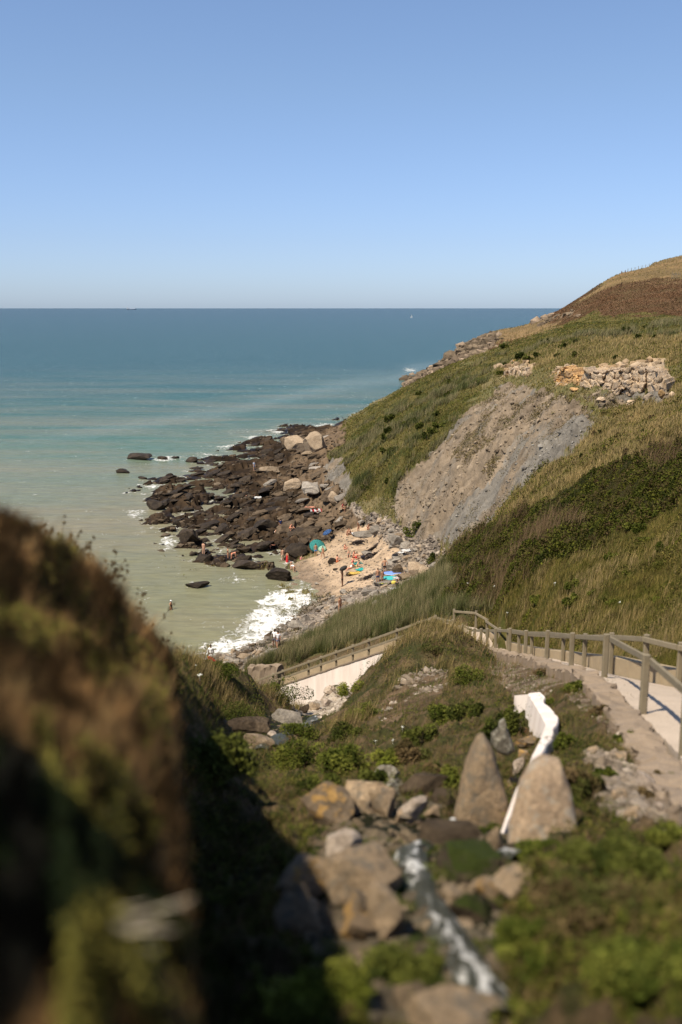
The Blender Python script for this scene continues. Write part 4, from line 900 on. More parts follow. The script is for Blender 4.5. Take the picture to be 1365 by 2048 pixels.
# painted retaining wall by the standing stones
RG = [(1058,1386,20.2),(1082,1424,17.6),(1094,1447,16.0),(1083,1477,14.4),(1068,1506,13.1),(1053,1540,12.0),(1036,1572,10.6),(1017,1625,9.6),(1003,1668,9.1)]
RO = [(1076,1384,20.2),(1112,1424,17.6),(1113,1447,16.0),(1103,1479,14.4),(1084,1507,13.1),(1067,1541,12.0),(1052,1573,10.6),(1031,1626,9.6),(1015,1669,9.1)]
a = resample([at(*p) for p in RG], 50); b = [p_.lerp(q_, .9) for p_, q_ in zip(a, resample([at(*p) for p in RO], 50))]; V = []
lft = Vector((-.25,-.10,0))
for i, (p, q) in enumerate(zip(a, b)):
    jag = .16*float(fbm(np.array([i*.13]), np.array([2.]), 5, 4))
    fo = Vector((-.02,-.02,-.02)); V += [p+lft+Vector((0,0,-1.6)), p+lft*.4+Vector((0,0,-.7)), p+fo, p+Vector((.02,.0,.0)), q+Vector((jag,0,0)), q+Vector((jag+.02,0,-.03)), q+Vector((.1,0,-1.4))]
me = bpy.data.meshes.new('white_wall'); me.from_pydata([tuple(v) for v in V]+[tuple(at(1029,1391,20.9)), tuple(at(1029,1391,20.9)+Vector((0,0,-1.6)))], [], [tuple(f) for f in grid_faces(50, 7)]+[(2,1,350),(1,0,351,350),(6,5,4,3,2,1,0)])
me.materials.append(M_PAINT); o = bpy.data.objects.new('retaining_wall', me); COL.objects.link(o); tag(o, 'short broken white painted wall running down behind the standing stones', 'wall')
# pink wall under the lower flight, coping, kerb beyond
pw = empty('retaining_wall', SA, 'long pale pink painted wall carrying the lower flight of stairs', 'wall')
pts = [SA+DN*.0, SB, SE]
o = strip_wall('wall_face', [p+Vector((0,0,-.16)) for p in resample(pts, 30)], .28, .05, 4.2, M_PAINT, None, None, BK, .012, 5, .4); o.parent = pw; o.location = -Vector(pw.location)
o = strip_wall('coping', [p-BK*.04+Vector((0,0,-.10)) for p in resample(pts, 30)], .36, .11, .0, M_CAP, None, None, BK, .03, 6, .15); o.parent = pw; o.location = -Vector(pw.location)
strip_wall('kerb_wall', [p+BK*1.38 for p in resample([SA, SE-(SE-SB)*.6], 20)], .2, .5, .6, M_KERB, 'low tan kerb wall at the back of the lower flight of stairs', 'kerb', BK, .03, 7, .3)
e0 = at(497, 1352, 71.0); e1 = at(556, 1352, 69.0)
strip_wall('rubble_wall', [e0, e0.lerp(e1, .5), e1], .6, .75, 1.2, M_CAP, 'short overgrown stone wall stub at the bottom of the stairs', 'wall', Vector((0,1,0)), .22, 8, .12)
def railing(name, feet, hgt, label, post=.13, rails=(1.0,), rw=.06, rhh=.13, side=Vector((-1,0,0)), skip=(), ext0=None, ext1=None):
    r = empty(name, feet[0], label, 'railing'); L = Vector(r.location); k = random.Random(len(feet))
    for i, f in enumerate(feet):
        if i in skip: continue
        bm = bmesh.new(); t = Vector((k.uniform(-.015,.015), k.uniform(-.015,.015), 0)); beam(bm, f+Vector((0,0,-.35)), f+Vector((0,0,hgt+.05))+t, post, post*.8, Vector((0,1,0))); o = bm_obj('post', bm, M_WOOD, r); o.location = -L
    q = list(feet)
    if ext0: q = [ext0]+q
    if ext1: q = q+[ext1]
    for h in rails:
        for a, b in zip(q[:-1], q[1:]):
            d = (b-a); d.z = 0; s = Vector((-d.y, d.x, 0)).normalized(); s = s if s.dot(side) > 0 else -s
            oz = Vector((0,0,hgt*h-rhh/2))+s*(post*.4+rw/2+.003); bm = bmesh.new(); e = (b-a).normalized()*.004; beam(bm, a+oz+e, b+oz-e, rw, rhh); o = bm_obj('rail', bm, M_WOOD, r); o.location = -L
    return r
up = Vector((0,0,.02))
nearf = [p+Vector((.05,0,.03)) for p in PLw[1:10]]
nearf = nearf[:8]+[PLw[8].lerp(PLw[9], .5)+up, PLw[9]+up, PLw[9].lerp(PLw[10], .6)+up, PLw[10]+up, PLw[10].lerp(PLw[11], .45)+up]
railing('stair_railing', nearf, 1.02, 'near side wooden railing of the upper stairs, one top rail on square posts', side=Vector((1,0,0)), ext0=PLw[0])
farp = [at(1365,1378,21.5), at(1298,1357,23), at(1228,1343,26.2), at(1174,1334,30.3), at(1131,1326,34.4), at(1098,1320,37.2), at(1068,1315,40.2), at(1042,1308,43.3), at(1020,1302,46.2), at(1003,1297,48.5), PRw[11]]
farf = [p+Vector((-.10,0,.02)) for p in farp]
railing('stair_railing', [Vector((8.9,19.6,21.9))]+farf, 1.05, 'far side wooden railing of the upper stairs along the grassy slope', side=Vector((-1,0,0)))
railing('landing_railing', [PRw[11]+Vector((0,.1,0)), FARC[0], FARC[1]], 1.1, 'short wooden railing round the outer edge of the stair landing', side=Vector((0,-1,0)), skip=(0,))
lowt = [0, .085, .2, .36, .455, .56, .66, .745, .93, 1.0]
lowf = [SA.lerp(SB, t)+BK*.1+up for t in lowt]
railing('stair_railing', [PLw[11]+up]+lowf, 1.0, 'two rail wooden railing on top of the long pink wall', post=.15, rails=(1.0,.52), rw=.07, rhh=.14, side=-BK, ext1=SE+BK*.1)
# ---------------------------------------------------------------- stream
def water_mat():
    s = NT('stream_water'); p = s.pos((1.3, .35, .6)); f = s.attr('foam').outputs['Fac']; n = s.noise(6, 7, .75, p, .8)
    m = s.ramp(s.math('ADD', s.math('MULTIPLY', s.math('SUBTRACT', n, .5), 2.1), f), [(.42,(0,)*3),(.62,(1,)*3)])
    s.l(s.mix(m, (.045,.045,.03), (.72,.70,.66)), s.b.inputs['Base Color']); s.b.inputs['Roughness'].default_value = .3; s.b.inputs['Specular IOR Level'].default_value = .2; s.bump(n, .06, 1); return s.m
M_WATER = water_mat()
def stream(pts, label):
    c = []; 
    for u, v, w, fm in pts:
        p = hit(u, v); c.append((p, w*math.hypot(p.y, H-p.z)/FPX, fm))
    V = []; fo = []; n = 60; m = 9
    zs = [max(ground(*c[min(int(i/(n-1)*(len(c)-1)), len(c)-2)][0].lerp(c[min(int(i/(n-1)*(len(c)-1))+1, len(c)-1)][0], i/(n-1)*(len(c)-1)-min(int(i/(n-1)*(len(c)-1)), len(c)-2))[:2]), -9) for i in range(n)]; zs = [max(sum(zs[max(0,i-3):i+4])/len(zs[max(0,i-3):i+4]), zs[i]-.01)+.09 for i in range(n)]
    for i in range(n):
        t = i/(n-1)*(len(c)-1); k = min(int(t), len(c)-2); f = t-k; p = c[k][0].lerp(c[k+1][0], f); w = c[k][1]*(1-f)+c[k+1][1]*f; fm = c[k][2]*(1-f)+c[k+1][2]*f
        for j in range(m):
            x = (j/(m-1)-.5)*w; V.append((p.x+x, p.y+x*.2, zs[i]-.08*(2*j/(m-1)-1)**2)); fo.append(fm*(1-.4*abs(2*j/(m-1)-1)))
    o = mesh_np('stream', V, grid_faces(n, m), 4, [M_WATER], None, {'foam': np.array(fo)}); o['kind'] = 'structure'; o['label'] = label; return o
stream([(1000,2048,110,.3),(965,1985,92,.56),(930,1930,85,.54),(885,1860,70,.42),(850,1800,56,.30),(832,1745,66,.52),(818,1712,66,.56)], 'white rushing stream between the boulders')
stream([(1040,1722,40,.5),(1010,1716,40,.7),(985,1730,36,.4)], 'side channel with a little white water')
stream([(905,1650,30,.6),(885,1660,40,.5),(860,1690,60,.2),(830,1706,60,.5)], 'shaded pool above the small fall')
stream([(520,1500,30,.3),(560,1480,40,.15),(600,1458,40,.3),(632,1440,30,.4)], 'thin water in the upper gully bed')
# ---------------------------------------------------------------- people
print('people')
DG = bpy.context.evaluated_depsgraph_get
def skin_np(chains):
    """one continuous surface grown over connected joints; chains = list of [(name, pos, radius)...] sharing names"""
    ids = {}; co = []; rad = []; ed = []
    for ch in chains:
        prev = None
        for nm, p, r in ch:
            if nm not in ids: ids[nm] = len(co); co.append(p); rad.append(r)
            if prev is not None: ed.append((prev, ids[nm]))
            prev = ids[nm]
    me = bpy.data.meshes.new('joints'); me.from_pydata([tuple(c) for c in co], ed, []); o = bpy.data.objects.new('joints', me); COL.objects.link(o)
    o.modifiers.new('s', 'SKIN'); sv = me.skin_vertices[0].data
    for i, r in enumerate(rad): sv[i].radius = (r, r) if not isinstance(r, tuple) else r; sv[i].use_root = (i == 0)
    ss = o.modifiers.new('u', 'SUBSURF'); ss.levels = 1; ss.render_levels = 1
    m2 = bpy.data.meshes.new_from_object(o.evaluated_get(DG())); bpy.data.objects.remove(o); return m2
def dirv(pitch, yaw=0, roll=0):
    """unit vector: pitch 0 = straight down, 90 = forward (-Y), 180 = up; roll swings outwards"""
    p, r = math.radians(pitch), math.radians(roll); v = Vector((math.sin(r)*math.cos(p), -math.sin(p), -math.cos(p)*math.cos(r))); return v.normalized()
def pose(kind, k):
    """joint positions for a 1.72 m figure; the figure faces -Y and stands or sits on z = 0"""
    r = lambda a, b: k.uniform(a, b)
    hipz, torso, thL, th2, armo = .93, 0, None, None, None
    P = dict(t=r(-3, 5), th=(r(-4, 4), r(-4, 4)), kn=(r(0, 6), r(0, 6)), sh=(r(-8, 12), r(-8, 12)), el=(r(10, 25), r(10, 25)), out=(7, 7), hz=.93, ry=0)
    if kind == 'walk': P.update(th=(22, -18), kn=(8, 22), sh=(-20, 24), el=(20, 30))
    if kind == 'bend': P.update(t=72, th=(-4, 2), kn=(8, 12), sh=(8, 2), el=(8, 12), hz=.92)
    if kind == 'sit': P.update(t=r(10, 22), th=(r(105, 125), r(100, 125)), kn=(100, 95), sh=(62, 58), el=(15, 20), hz=.13)
    if kind == 'sitlean': P.update(t=-28, th=(80, 96), kn=(4, 52), sh=(-45, -48), el=(4, 4), hz=.12, out=(16, 16))
    if kind == 'sitrock': P.update(t=12, th=(78, 84), kn=(78, 84), sh=(30, 34), el=(50, 50), hz=.50)
    if kind == 'crouch': P.update(t=42, th=(112, 104), kn=(132, 128), sh=(60, 50), el=(30, 30), hz=.30)
    if kind == 'carry': P.update(sh=(158, 162), el=(28, 26), out=(14, 14))
    if kind == 'akimbo': P.update(sh=(-12, -12), el=(62, 62), out=(36, 36))
    if kind == 'raise': P.update(sh=(150, 20), el=(60, 30), t=4)
    return P
def person_meshes(kind, seed, build='man', clothes=(), hair='short'):
    k = random.Random(seed); P = pose(kind, k); f = {'man': 1.0, 'woman': .93, 'child': .82}[build]; lie = kind == 'lie'
    if lie: P = pose('stand', k); P.update(th=(4, 16), kn=(4, 40), sh=(6, 150), el=(20, 100), hz=0)
    hip = Vector((0, 0, P['hz'])); td = dirv(180-P['t']) ; td = Vector((0, -math.sin(math.radians(P['t'])), math.cos(math.radians(P['t']))))
    waist = hip+td*.17; chest = hip+td*.36; nb = hip+td*.50; neck = nb+(td*.6+Vector((0,0,.4))).normalized()*.07
    hd = (td*.5+Vector((0,-.12,.5))).normalized(); head = neck+hd*.12; J = {}
    w, hw = (.185, .095) if build == 'man' else (.160, .10)
    ch = [[('pelvis', hip, .125 if build != 'woman' else .135), ('waist', waist, (.135, .10) if build == 'man' else (.115, .09)), ('chest', chest, (.16, .11)), ('nb', nb, .075), ('neck', neck, .055), ('h0', neck+hd*.05, .06)]]
    for s, i in ((-1, 0), (1, 1)):
        sh = nb+Vector((s*w, 0, -.03)); a = P['sh'][i]; o = P['out'][i]
        ua = Vector((s*math.sin(math.radians(o)), -math.sin(math.radians(a)), -math.cos(math.radians(a)))).normalized(); elb = sh+ua*.29
        b = a+P['el'][i]; fa = Vector((-s*math.sin(math.radians(o))*.6, -math.sin(math.radians(b)), -math.cos(math.radians(b)))).normalized(); wr = elb+fa*.25
        ch.append([('nb', nb, .075), ('s%d' % i, sh, .062), ('u%d' % i, sh+ua*.13, .050), ('e%d' % i, elb, .040), ('f%d' % i, elb+fa*.08, .038), ('w%d' % i, wr, .026), ('p%d' % i, wr+fa*.07, (.036, .018))])
        J['hand%d' % i] = (wr+fa*.06, fa, s)
        hj = hip+Vector((s*hw, 0, -.03)); a = P['th'][i]; tv = Vector((s*.05, -math.sin(math.radians(a)), -math.cos(math.radians(a)))).normalized(); kn = hj+tv*.42
        b = a-P['kn'][i]; cv = Vector((0, -math.sin(math.radians(b)), -math.cos(math.radians(b)))); an = kn+cv*.42; fw = Vector((s*.1, -1, 0)) if abs(cv.z) > .3 else Vector((0, -.2, 1)); toe = an+fw.normalized()*.15+Vector((0,0,-.035 if abs(cv.z) > .3 else 0))
        ch.append([('pelvis', hip, .125), ('j%d' % i, hj, .088), ('t%d' % i, hj+tv*.18, .082), ('k%d' % i, kn, .054), ('c%d' % i, kn+cv*.12, .056), ('a%d' % i, an, .034), ('o%d' % i, toe, (.038, .022))])
        J['leg%d' % i] = (hj, kn, an); J['arm%d' % i] = (sh, elb, wr)
    J.update(hip=hip, waist=waist, chest=chest, nb=nb, head=head, hd=hd)
    body = skin_np(ch); bm = bmesh.new(); bm.from_mesh(body)
    def ell(c, r, sub=2, rot=None):
        g = bmesh.ops.create_icosphere(bm, subdivisions=sub, radius=1)['verts']
        for v in g: v.co = Vector((v.co.x*r[0], v.co.y*r[1], v.co.z*r[2]))+c
    ell(head, (.076, .092, .112), 3); fy = head+Vector((0, -.09, 0))
    ell(fy+Vector((0, -.008, -.01)), (.012, .02, .022), 1)
    for s in (-1, 1): ell(head+Vector((s*.078, .01, -.005)), (.012, .02, .03), 1); ell(fy+Vector((s*.03, .008, .012)), (.012, .008, .008), 1)
    ell(fy+Vector((0, .004, -.052)), (.026, .010, .008), 1)
    for i in (0, 1):
        c, d, s = J['hand%d' % i]; x = Vector((0, -1, 0)) if abs(d.y) < .6 else Vector((0, 0, 1)); x = (x-d*x.dot(d)).normalized(); n = d.cross(x)
        for q in range(5):
            L_ = (.07, .08, .075, .06, .05)[q]; o_ = x*((.028, .010, -.008, -.026, .036)[q]); dd = (d+n*s*-.25).normalized() if q < 4 else (d*.6+x*.7).normalized()
            st_ = c+o_+d*(.035 if q < 4 else -.02); R = .009; ring = []
            for m_, rr in ((0, R), (.55, R*.9), (1, R*.5)):
                ring.append([bm.verts.new(st_+dd*L_*m_+(n*s*-.012*m_*m_)+(x*math.cos(a)+n*math.sin(a))*rr) for a in (0, 1.57, 3.14, 4.71)])
            for A_r, B_r in zip(ring[:-1], ring[1:]):
                for z in range(4): bm.faces.new((A_r[z], A_r[(z+1)%4], B_r[(z+1)%4], B_r[z]))
            bm.faces.new(ring[-1])
    bm.to_mesh(body); bm.free(); out = [('body', body, 'skin')]
    # hair: a cap over the back and top of the head
    hb = bmesh.new(); g = bmesh.ops.create_icosphere(hb, subdivisions=3, radius=1)['verts']
    for v in g:
        q = v.co.copy(); low = -.75 if hair == 'long' else -.15
        cut = q.y < -.45 and q.z < .45
        v.co = Vector((q.x*.088, q.y*.102+.008, max(q.z, low)*.122*(1.15 if (hair == 'long' and q.z < 0) else 1)))+head
        if cut: v.co = head+Vector((q.x*.06, q.y*.06, q.z*.06))
    me = bpy.data.meshes.new('hair'); hb.to_mesh(me); hb.free(); out.append(('hair', me, 'hair'))
    for c in clothes:
        if c == 'trunks': m = skin_np([[('p', hip+td*.06, .135), ('q', hip, .142)], *[[('q', hip, .142), ('h%d'%i, J['leg%d'%i][0], .108), ('m%d'%i, J['leg%d'%i][0].lerp(J['leg%d'%i][1], .55), .092)] for i in (0,1)]]); nm = 'shorts'
        elif c == 'brief': m = skin_np([[('p', hip+td*.05, .138), ('q', hip, .146)], *[[('q', hip, .146), ('h%d'%i, J['leg%d'%i][0]+Vector((0,0,-.01)), .10)] for i in (0,1)]]); nm = 'swimsuit'
        elif c == 'swimsuit': m = skin_np([[('h', hip, .148), ('w', waist, (.142,.115)), ('c', chest, (.168,.13))]]); nm = 'swimsuit'
        elif c == 'top': m = skin_np([[('c', chest-td*.03, (.166,.125)), ('d', chest+td*.06, (.166,.125))]]); nm = 'bikini_top'
        elif c == 'shirt': m = skin_np([[('h', hip+td*.02, .150), ('w', waist, (.150,.125)), ('c', chest, (.172,.132)), ('n', nb+td*-.01, .10)], *[[('n', nb, .10), ('s%d'%i, J['arm%d'%i][0], .078), ('m%d'%i, J['arm%d'%i][0].lerp(J['arm%d'%i][1], .6), .066)] for i in (0,1)]]); nm = 'shirt'
        elif c == 'dress': m = skin_np([[('c', chest+td*.06, (.165,.13)), ('w', waist, (.135,.12)), ('h', hip, .165), ('k', hip+Vector((0,0,-.45)), .21), ('e', hip+Vector((0,0,-.80)), .26)]]); nm = 'dress'
        elif c == 'cap':
            cb = bmesh.new(); g = bmesh.ops.create_icosphere(cb, subdivisions=2, radius=1)['verts']
            for v in g: q = v.co.copy(); v.co = Vector((q.x*.096, q.y*.112-(.07 if q.y < -.3 and q.z < .1 else 0), max(q.z, .02)*.125+.03))+head
            m = bpy.data.meshes.new('cap'); cb.to_mesh(m); cb.free(); nm = 'cap'
        out.append((nm, m, c))
    if lie:
        for _, m, _c in out: m.transform(Matrix.Translation((0, .9, .12)) @ Matrix.Rotation(math.radians(90), 4, 'X') )
    for _, m, _c in out:
        m.transform(Matrix.Scale(f, 4))
        for p in m.polygons: p.use_smooth = True
    return out
SKINC = {'fair': (.52,.30,.20), 'tan': (.38,.20,.12), 'red': (.55,.25,.16), 'dark': (.16,.08,.05)}
MC = {}
def cmat(col, nm='cloth'):
    k = (nm, tuple(col))
    if k not in MC: MC[k] = plain(nm, col, .75, .12, 8, .2, 0)
    return MC[k]
def person(u, v, kind, label, build='man', skin='tan', cl=(), hair=('short', (.04,.025,.015)), face=0, scale=1.0, z=None, dz=0.0, yaw=None, group=None, Y=None):
    """cl: list of (garment, colour); face: degrees, 0 = towards the lookout, 180 = away"""
    p = at(u, v, Y) if Y else (atz(u, v, z) if z is not None else hit(u, v)); g = [c for c, _ in cl]
    r = empty('person', (p.x, p.y, p.z+dz), label, 'person', group); r.rotation_euler = (0, 0, math.radians(face)); r.scale = (scale,)*3
    cols = dict(cl)
    for nm, me, key in person_meshes(kind, int(u*7+v), build, g, hair[0]):
        m = cmat(SKINC[skin], 'skin') if key == 'skin' else cmat(hair[1], 'hair') if key == 'hair' else cmat(cols[key])
        me.name = nm; me.materials.clear(); me.materials.append(m)
        for pl in me.polygons: pl.material_index = 0
        o = bpy.data.objects.new(nm, me); COL.objects.link(o); o.parent = r
    return r
NAVY, BLACK, WHITE, RED, ORANGE, BEIGE, BLUE, TEAL, PINK = (.02,.03,.09), (.015,.015,.018), (.75,.74,.72), (.50,.03,.03), (.60,.16,.06), (.45,.36,.25), (.10,.20,.45), (.06,.31,.28), (.75,.12,.25)
BLOND, BROWN = (.40,.28,.12), (.06,.035,.02)
person(343, 1231, 'stand', 'wader in a white cap and dark swimsuit, thigh deep alone in the sea', 'woman', 'tan', [('swimsuit', BLACK), ('cap', WHITE)], z=-.62, face=60)
person(408, 1114, 'stand', 'bather standing on the boulder at the seaward tip of the shelf', 'man', 'fair', [('brief', BLACK)], face=150, dz=.2)
person(456, 1120, 'stand', 'bather in a dark swimsuit standing upright in the rock shallows', 'woman', 'tan', [('swimsuit', BLACK)], face=120, z=-.1)
person(464, 1121, 'bend', 'bather bending over beside the upright one in the rock shallows', 'woman', 'red', [('brief', ORANGE)], face=90, z=-.1)
person(509, 945, 'stand', 'person in a pale blue shirt standing alone far up the rock shelf', 'man', 'fair', [('shirt', (.45,.5,.6)), ('trunks', (.4,.45,.55))], face=40, dz=.3)
person(509, 999, 'lie', 'sunbather lying on a white towel on the dark flat rock', 'woman', 'red', [('brief', BLACK)], face=70, dz=.45)
person(634, 1021, 'lie', 'sunbather lying on the striped red towel on the upper shelf', 'woman', 'red', [('brief', RED)], face=80, dz=.4)
person(685, 1024, 'sitrock', 'person in dark red sitting on a rock at the top of the shelf', 'woman', 'tan', [('shirt', (.25,.03,.04))], face=60, dz=.2)
person(562, 1066, 'stand', 'person in a navy shirt and shorts standing among the boulders', 'man', 'tan', [('shirt', NAVY), ('trunks', (.1,.12,.2))], face=200, dz=.2)
person(550, 1066, 'crouch', 'child crouching between boulders beside the navy shirted person', 'child', 'fair', [('brief', WHITE)], face=90, dz=.2)
person(581, 1068, 'crouch', 'bather in orange bending down among the boulders', 'man', 'red', [('trunks', ORANGE)], face=30, dz=.5)
person(537, 1101, 'crouch', 'pink skinned bather crouched behind boulders above the shallows', 'woman', 'red', [('swimsuit', (.6,.4,.4))], face=90, dz=.2)
person(566, 1124, 'stand', 'man in beige shorts beside the woman in the long red dress', 'man', 'fair', [('trunks', BEIGE)], face=200)
person(575, 1129, 'stand', 'woman in a long red dress at the edge of the shallows', 'woman', 'tan', [('dress', RED)], face=150)
person(583, 1143, 'stand', 'small child standing in front of the red dress at the waterline', 'child', 'fair', [('brief', NAVY)], scale=.85, face=170)
person(589, 1145, 'bend', 'child in a white shirt leaning over at the waterline', 'child', 'fair', [('shirt', WHITE)], scale=.95, face=230)
person(601, 1120, 'sit', 'small child in pink sitting by the big dark boulder', 'child', 'fair', [('swimsuit', PINK)], scale=.85, face=90)
person(632, 1113, 'stand', 'boy in blue shorts standing in front of the teal sunshade', 'man', 'tan', [('trunks', BLUE)], scale=.92, face=190)
person(646, 1119, 'walk', 'thin bather walking between the teal sunshade and the round boulder', 'woman', 'tan', [('brief', BEIGE)], face=160)
person(673, 1125, 'sit', 'sunburnt man sitting next to the round dark boulder on the sand', 'man', 'red', [('trunks', ORANGE)], face=120)
person(689, 1099, 'sit', 'child sitting alone in the middle of the sand', 'child', 'red', [('brief', BEIGE)], face=60)
person(694, 1070, 'sit', 'left one of two brown tanned bathers sitting under the rocks', 'man', 'tan', [('trunks', (.2,.1,.08))], face=80)
person(702, 1069, 'sit', 'right one of two brown tanned bathers sitting under the rocks', 'woman', 'tan', [('swimsuit', (.25,.08,.05))], face=290)
person(717, 1068, 'raise', 'child standing on a white towel below the long grey slab', 'child', 'tan', [('brief', RED)], face=20)
person(736, 1059, 'sit', 'bather sitting at the very back of the beach under the clay', 'woman', 'tan', [('swimsuit', (.2,.05,.05))], face=30)
for i, (u, v, k, b, sk, c, lab) in enumerate([(698,1113,'sit','woman','fair',(.35,.4,.3),'leftmost bather of the group sitting mid beach'),(707,1116,'sit','man','red',ORANGE,'orange clad bather in the middle of the sitting group'),(712,1119,'sit','woman','red',RED,'red clad bather at the right of the sitting group'),(706,1128,'sit','woman','red',(.5,.1,.1),'bather in front of the sitting group by the teal towel'),(714,1134,'sitlean','man','fair',(.55,.55,.2),'bather in yellow leaning back beside the turquoise towel'),(702,1137,'sitlean','woman','red',WHITE,'bather in white stretched out at the lower end of the group')]):
    person(u, v, k, lab, b, sk, [('swimsuit' if b == 'woman' else 'trunks', c)], face=60*i)
pc = person(685, 1173, 'carry', 'man carrying a dark inflatable on his head across the sand', 'man', 'dark', [('trunks', BLACK)], face=250)
person(756, 1168, 'stand', 'man in navy trunks seen from behind near the turquoise board', 'man', 'tan', [('trunks', NAVY)], face=185)
person(765, 1166, 'stand', 'child standing right beside the man in navy trunks', 'child', 'tan', [('brief', (.3,.1,.1))], face=200)
person(770, 1148, 'akimbo', 'man in long black shorts standing behind the turquoise board', 'man', 'tan', [('trunks', BLACK)], face=170)
person(820, 1153, 'sitrock', 'person in a black top sitting at the right end of the beach', 'man', 'tan', [('shirt', BLACK)], face=60)
person(806, 1158, 'sitlean', 'bather in pale pink reclining left of the black topped person', 'woman', 'fair', [('shirt', (.65,.5,.5))], face=290)
person(795, 1178, 'sit', 'dark haired person in black sitting above the reeds by a white bag', 'man', 'tan', [('shirt', BLACK)], face=180)
person(680, 1226, 'stand', 'dark haired woman in a bikini half hidden behind the reeds', 'woman', 'tan', [('brief', BLACK), ('top', BLACK)], hair=('long', BROWN), face=40)
person(550, 1297, 'stand', 'left person of a white shirted pair walking on the cobbles', 'man', 'dark', [('shirt', WHITE), ('trunks', (.1,.1,.12))], face=160)
person(557, 1298, 'walk', 'right person of a white shirted pair walking on the cobbles', 'woman', 'tan', [('shirt', (.7,.68,.7)), ('trunks', (.15,.15,.2))], face=190)
person(395, 1335, 'sit', 'leftmost of the seated group by the surf, in a white shirt', 'man', 'dark', [('shirt', WHITE)], face=170, z=.9)
person(410, 1332, 'sit', 'dark haired person in white in the middle of the seated group by the surf', 'man', 'dark', [('shirt', WHITE)], face=190, z=.9)
person(423, 1329, 'stand', 'person in white standing in the group by the surf', 'man', 'dark', [('shirt', WHITE), ('trunks', WHITE)], face=185, z=.9)
person(431, 1336, 'sit', 'person in dark red at the right of the group by the surf', 'woman', 'tan', [('shirt', (.2,.03,.04))], face=200, z=.9)
person(1243, 560, 'stand', 'tiny far walker in dark clothes on the headland skyline, the left one', 'man', 'tan', [('shirt', BLACK), ('trunks', NAVY)], Y=425)
person(1250, 559, 'stand', 'tiny far walker in dark clothes on the headland skyline, the right one', 'man', 'tan', [('shirt', NAVY), ('trunks', BLACK)], Y=425)
for o in [o for o in COL.objects if o.name.startswith('person') and o.location.y > 400]: o.location.z = ground(o.location.x, o.location.y)+.1
# ---------------------------------------------------------------- beach things
def dome(name, u, v, wpx, col, label, cat, tilt, tent=False, polecol=(.6,.6,.6)):
    p = hit(u, v); d = math.hypot(p.y, H-p.z); R = wpx*d/FPX/2; r = empty(name, p, label, cat); bm = bmesh.new(); n = 8; rings = []
    for k in range(6):
        t = k/5; rings.append([bm.verts.new((R*math.sin(t*1.2)/math.sin(1.2)*math.cos(6.283*i/24)*(1-.04*(i % 3 == 1)*t), R*math.sin(t*1.2)/math.sin(1.2)*math.sin(6.283*i/24)*(1-.04*(i % 3 == 1)*t), R*.62*(math.cos(t*1.2)-math.cos(1.2)))) for i in range(24)] if k else [bm.verts.new((0,0,R*.62*(1-math.cos(1.2))))])
    for i in range(24): bm.faces.new((rings[0][0], rings[1][i], rings[1][(i+1)%24]))
    for a, b in zip(rings[1:-1], rings[2:]):
        for i in range(24): bm.faces.new((a[i], b[i], b[(i+1)%24], a[(i+1)%24]))
    bmesh.ops.solidify(bm, geom=bm.faces[:], thickness=.008)
    c = bm_obj('canopy', bm, cmat(col), r, True); hgt = .35 if tent else 1.1; c.location = (0, 0, hgt); c.rotation_euler = tilt
    bm = bmesh.new(); bmesh.ops.create_cone(bm, cap_ends=True, segments=10, radius1=.018, radius2=.014, depth=hgt+R*.4); q = bm_obj('pole', bm, cmat(polecol, 'pole'), r); q.location = (0, 0, (hgt+R*.4)/2-.05); q.rotation_euler = (tilt[0]*.5, tilt[1]*.5, 0)
    return r
dome('beach_umbrella', 635, 1098, 33, TEAL, 'large teal sunshade tilted low over the sand', 'sunshade', (.75, .25, 0), True)
dome('beach_umbrella', 645, 1103, 17, (.45,.65,.5), 'small pale green sunshade touching the teal one', 'sunshade', (.6, -.2, 0), True)
dome('beach_umbrella', 655, 1082, 21, (.06,.13,.30), 'blue beach umbrella with a blue pole at the edge of the rocks', 'umbrella', (.2, -.5, 0), False, (.1,.25,.6))
def towel(u, v, L, Wd, rot, col, label, stripes=None, dz=.05, cat='towel', name='towel', thick=.02):
    p = hit(u, v); bm = bmesh.new(); nx, ny = 14, 8; V = {}
    k = random.Random(int(u+v))
    for i in range(nx+1):
        for j in range(ny+1):
            x, y = (i/nx-.5)*L, (j/ny-.5)*Wd; V[i,j] = bm.verts.new((x+.02*k.uniform(-1,1), y+.02*k.uniform(-1,1), .03*math.sin(i*1.1+j*.6)+.015*k.uniform(-1,1)))
    for i in range(nx):
        for j in range(ny): f = bm.faces.new((V[i,j], V[i+1,j], V[i+1,j+1], V[i,j+1])); f.material_index = (i//2) % 2 if stripes else 0
    bmesh.ops.solidify(bm, geom=bm.faces[:], thickness=-thick)
    o = bm_obj(name, bm, cmat(col), None, True); o.data.materials.append(cmat(stripes or col)); o.location = (p.x, p.y, p.z+dz+.04); o.rotation_euler = (.1, 0, rot); return tag(o, label, cat)
towel(512, 1000, 1.9, 1.0, .3, WHITE, 'white towel on the dark flat rock under a sunbather', dz=.35)
towel(635, 1024, 2.0, 1.3, .1, WHITE, 'red and white striped towel on the upper rock shelf', RED, dz=.3)
towel(716, 1068, 1.6, .9, .3, WHITE, 'white towel under the standing child at the back of the sand')
towel(715, 1128, 1.4, .7, .5, TEAL, 'teal towel next to the sitting group')
towel(722, 1140, 1.3, .7, .9, (.05,.5,.45), 'turquoise towel at the right of the sitting group')
towel(714, 1147, 2.0, .8, .2, (.75,.55,.15), 'yellow towel below the sitting group')
towel(753, 1068, .7, .5, .2, PINK, 'bright pink cloth lying on the grey slab', dz=.75)
towel(820, 1104, 2.0, .7, .35, WHITE, 'white board shaped mat lying against the clay foot', dz=.2)
towel(806, 1109, 1.1, .5, .2, WHITE, 'small white cloth below the white mat', dz=.2)
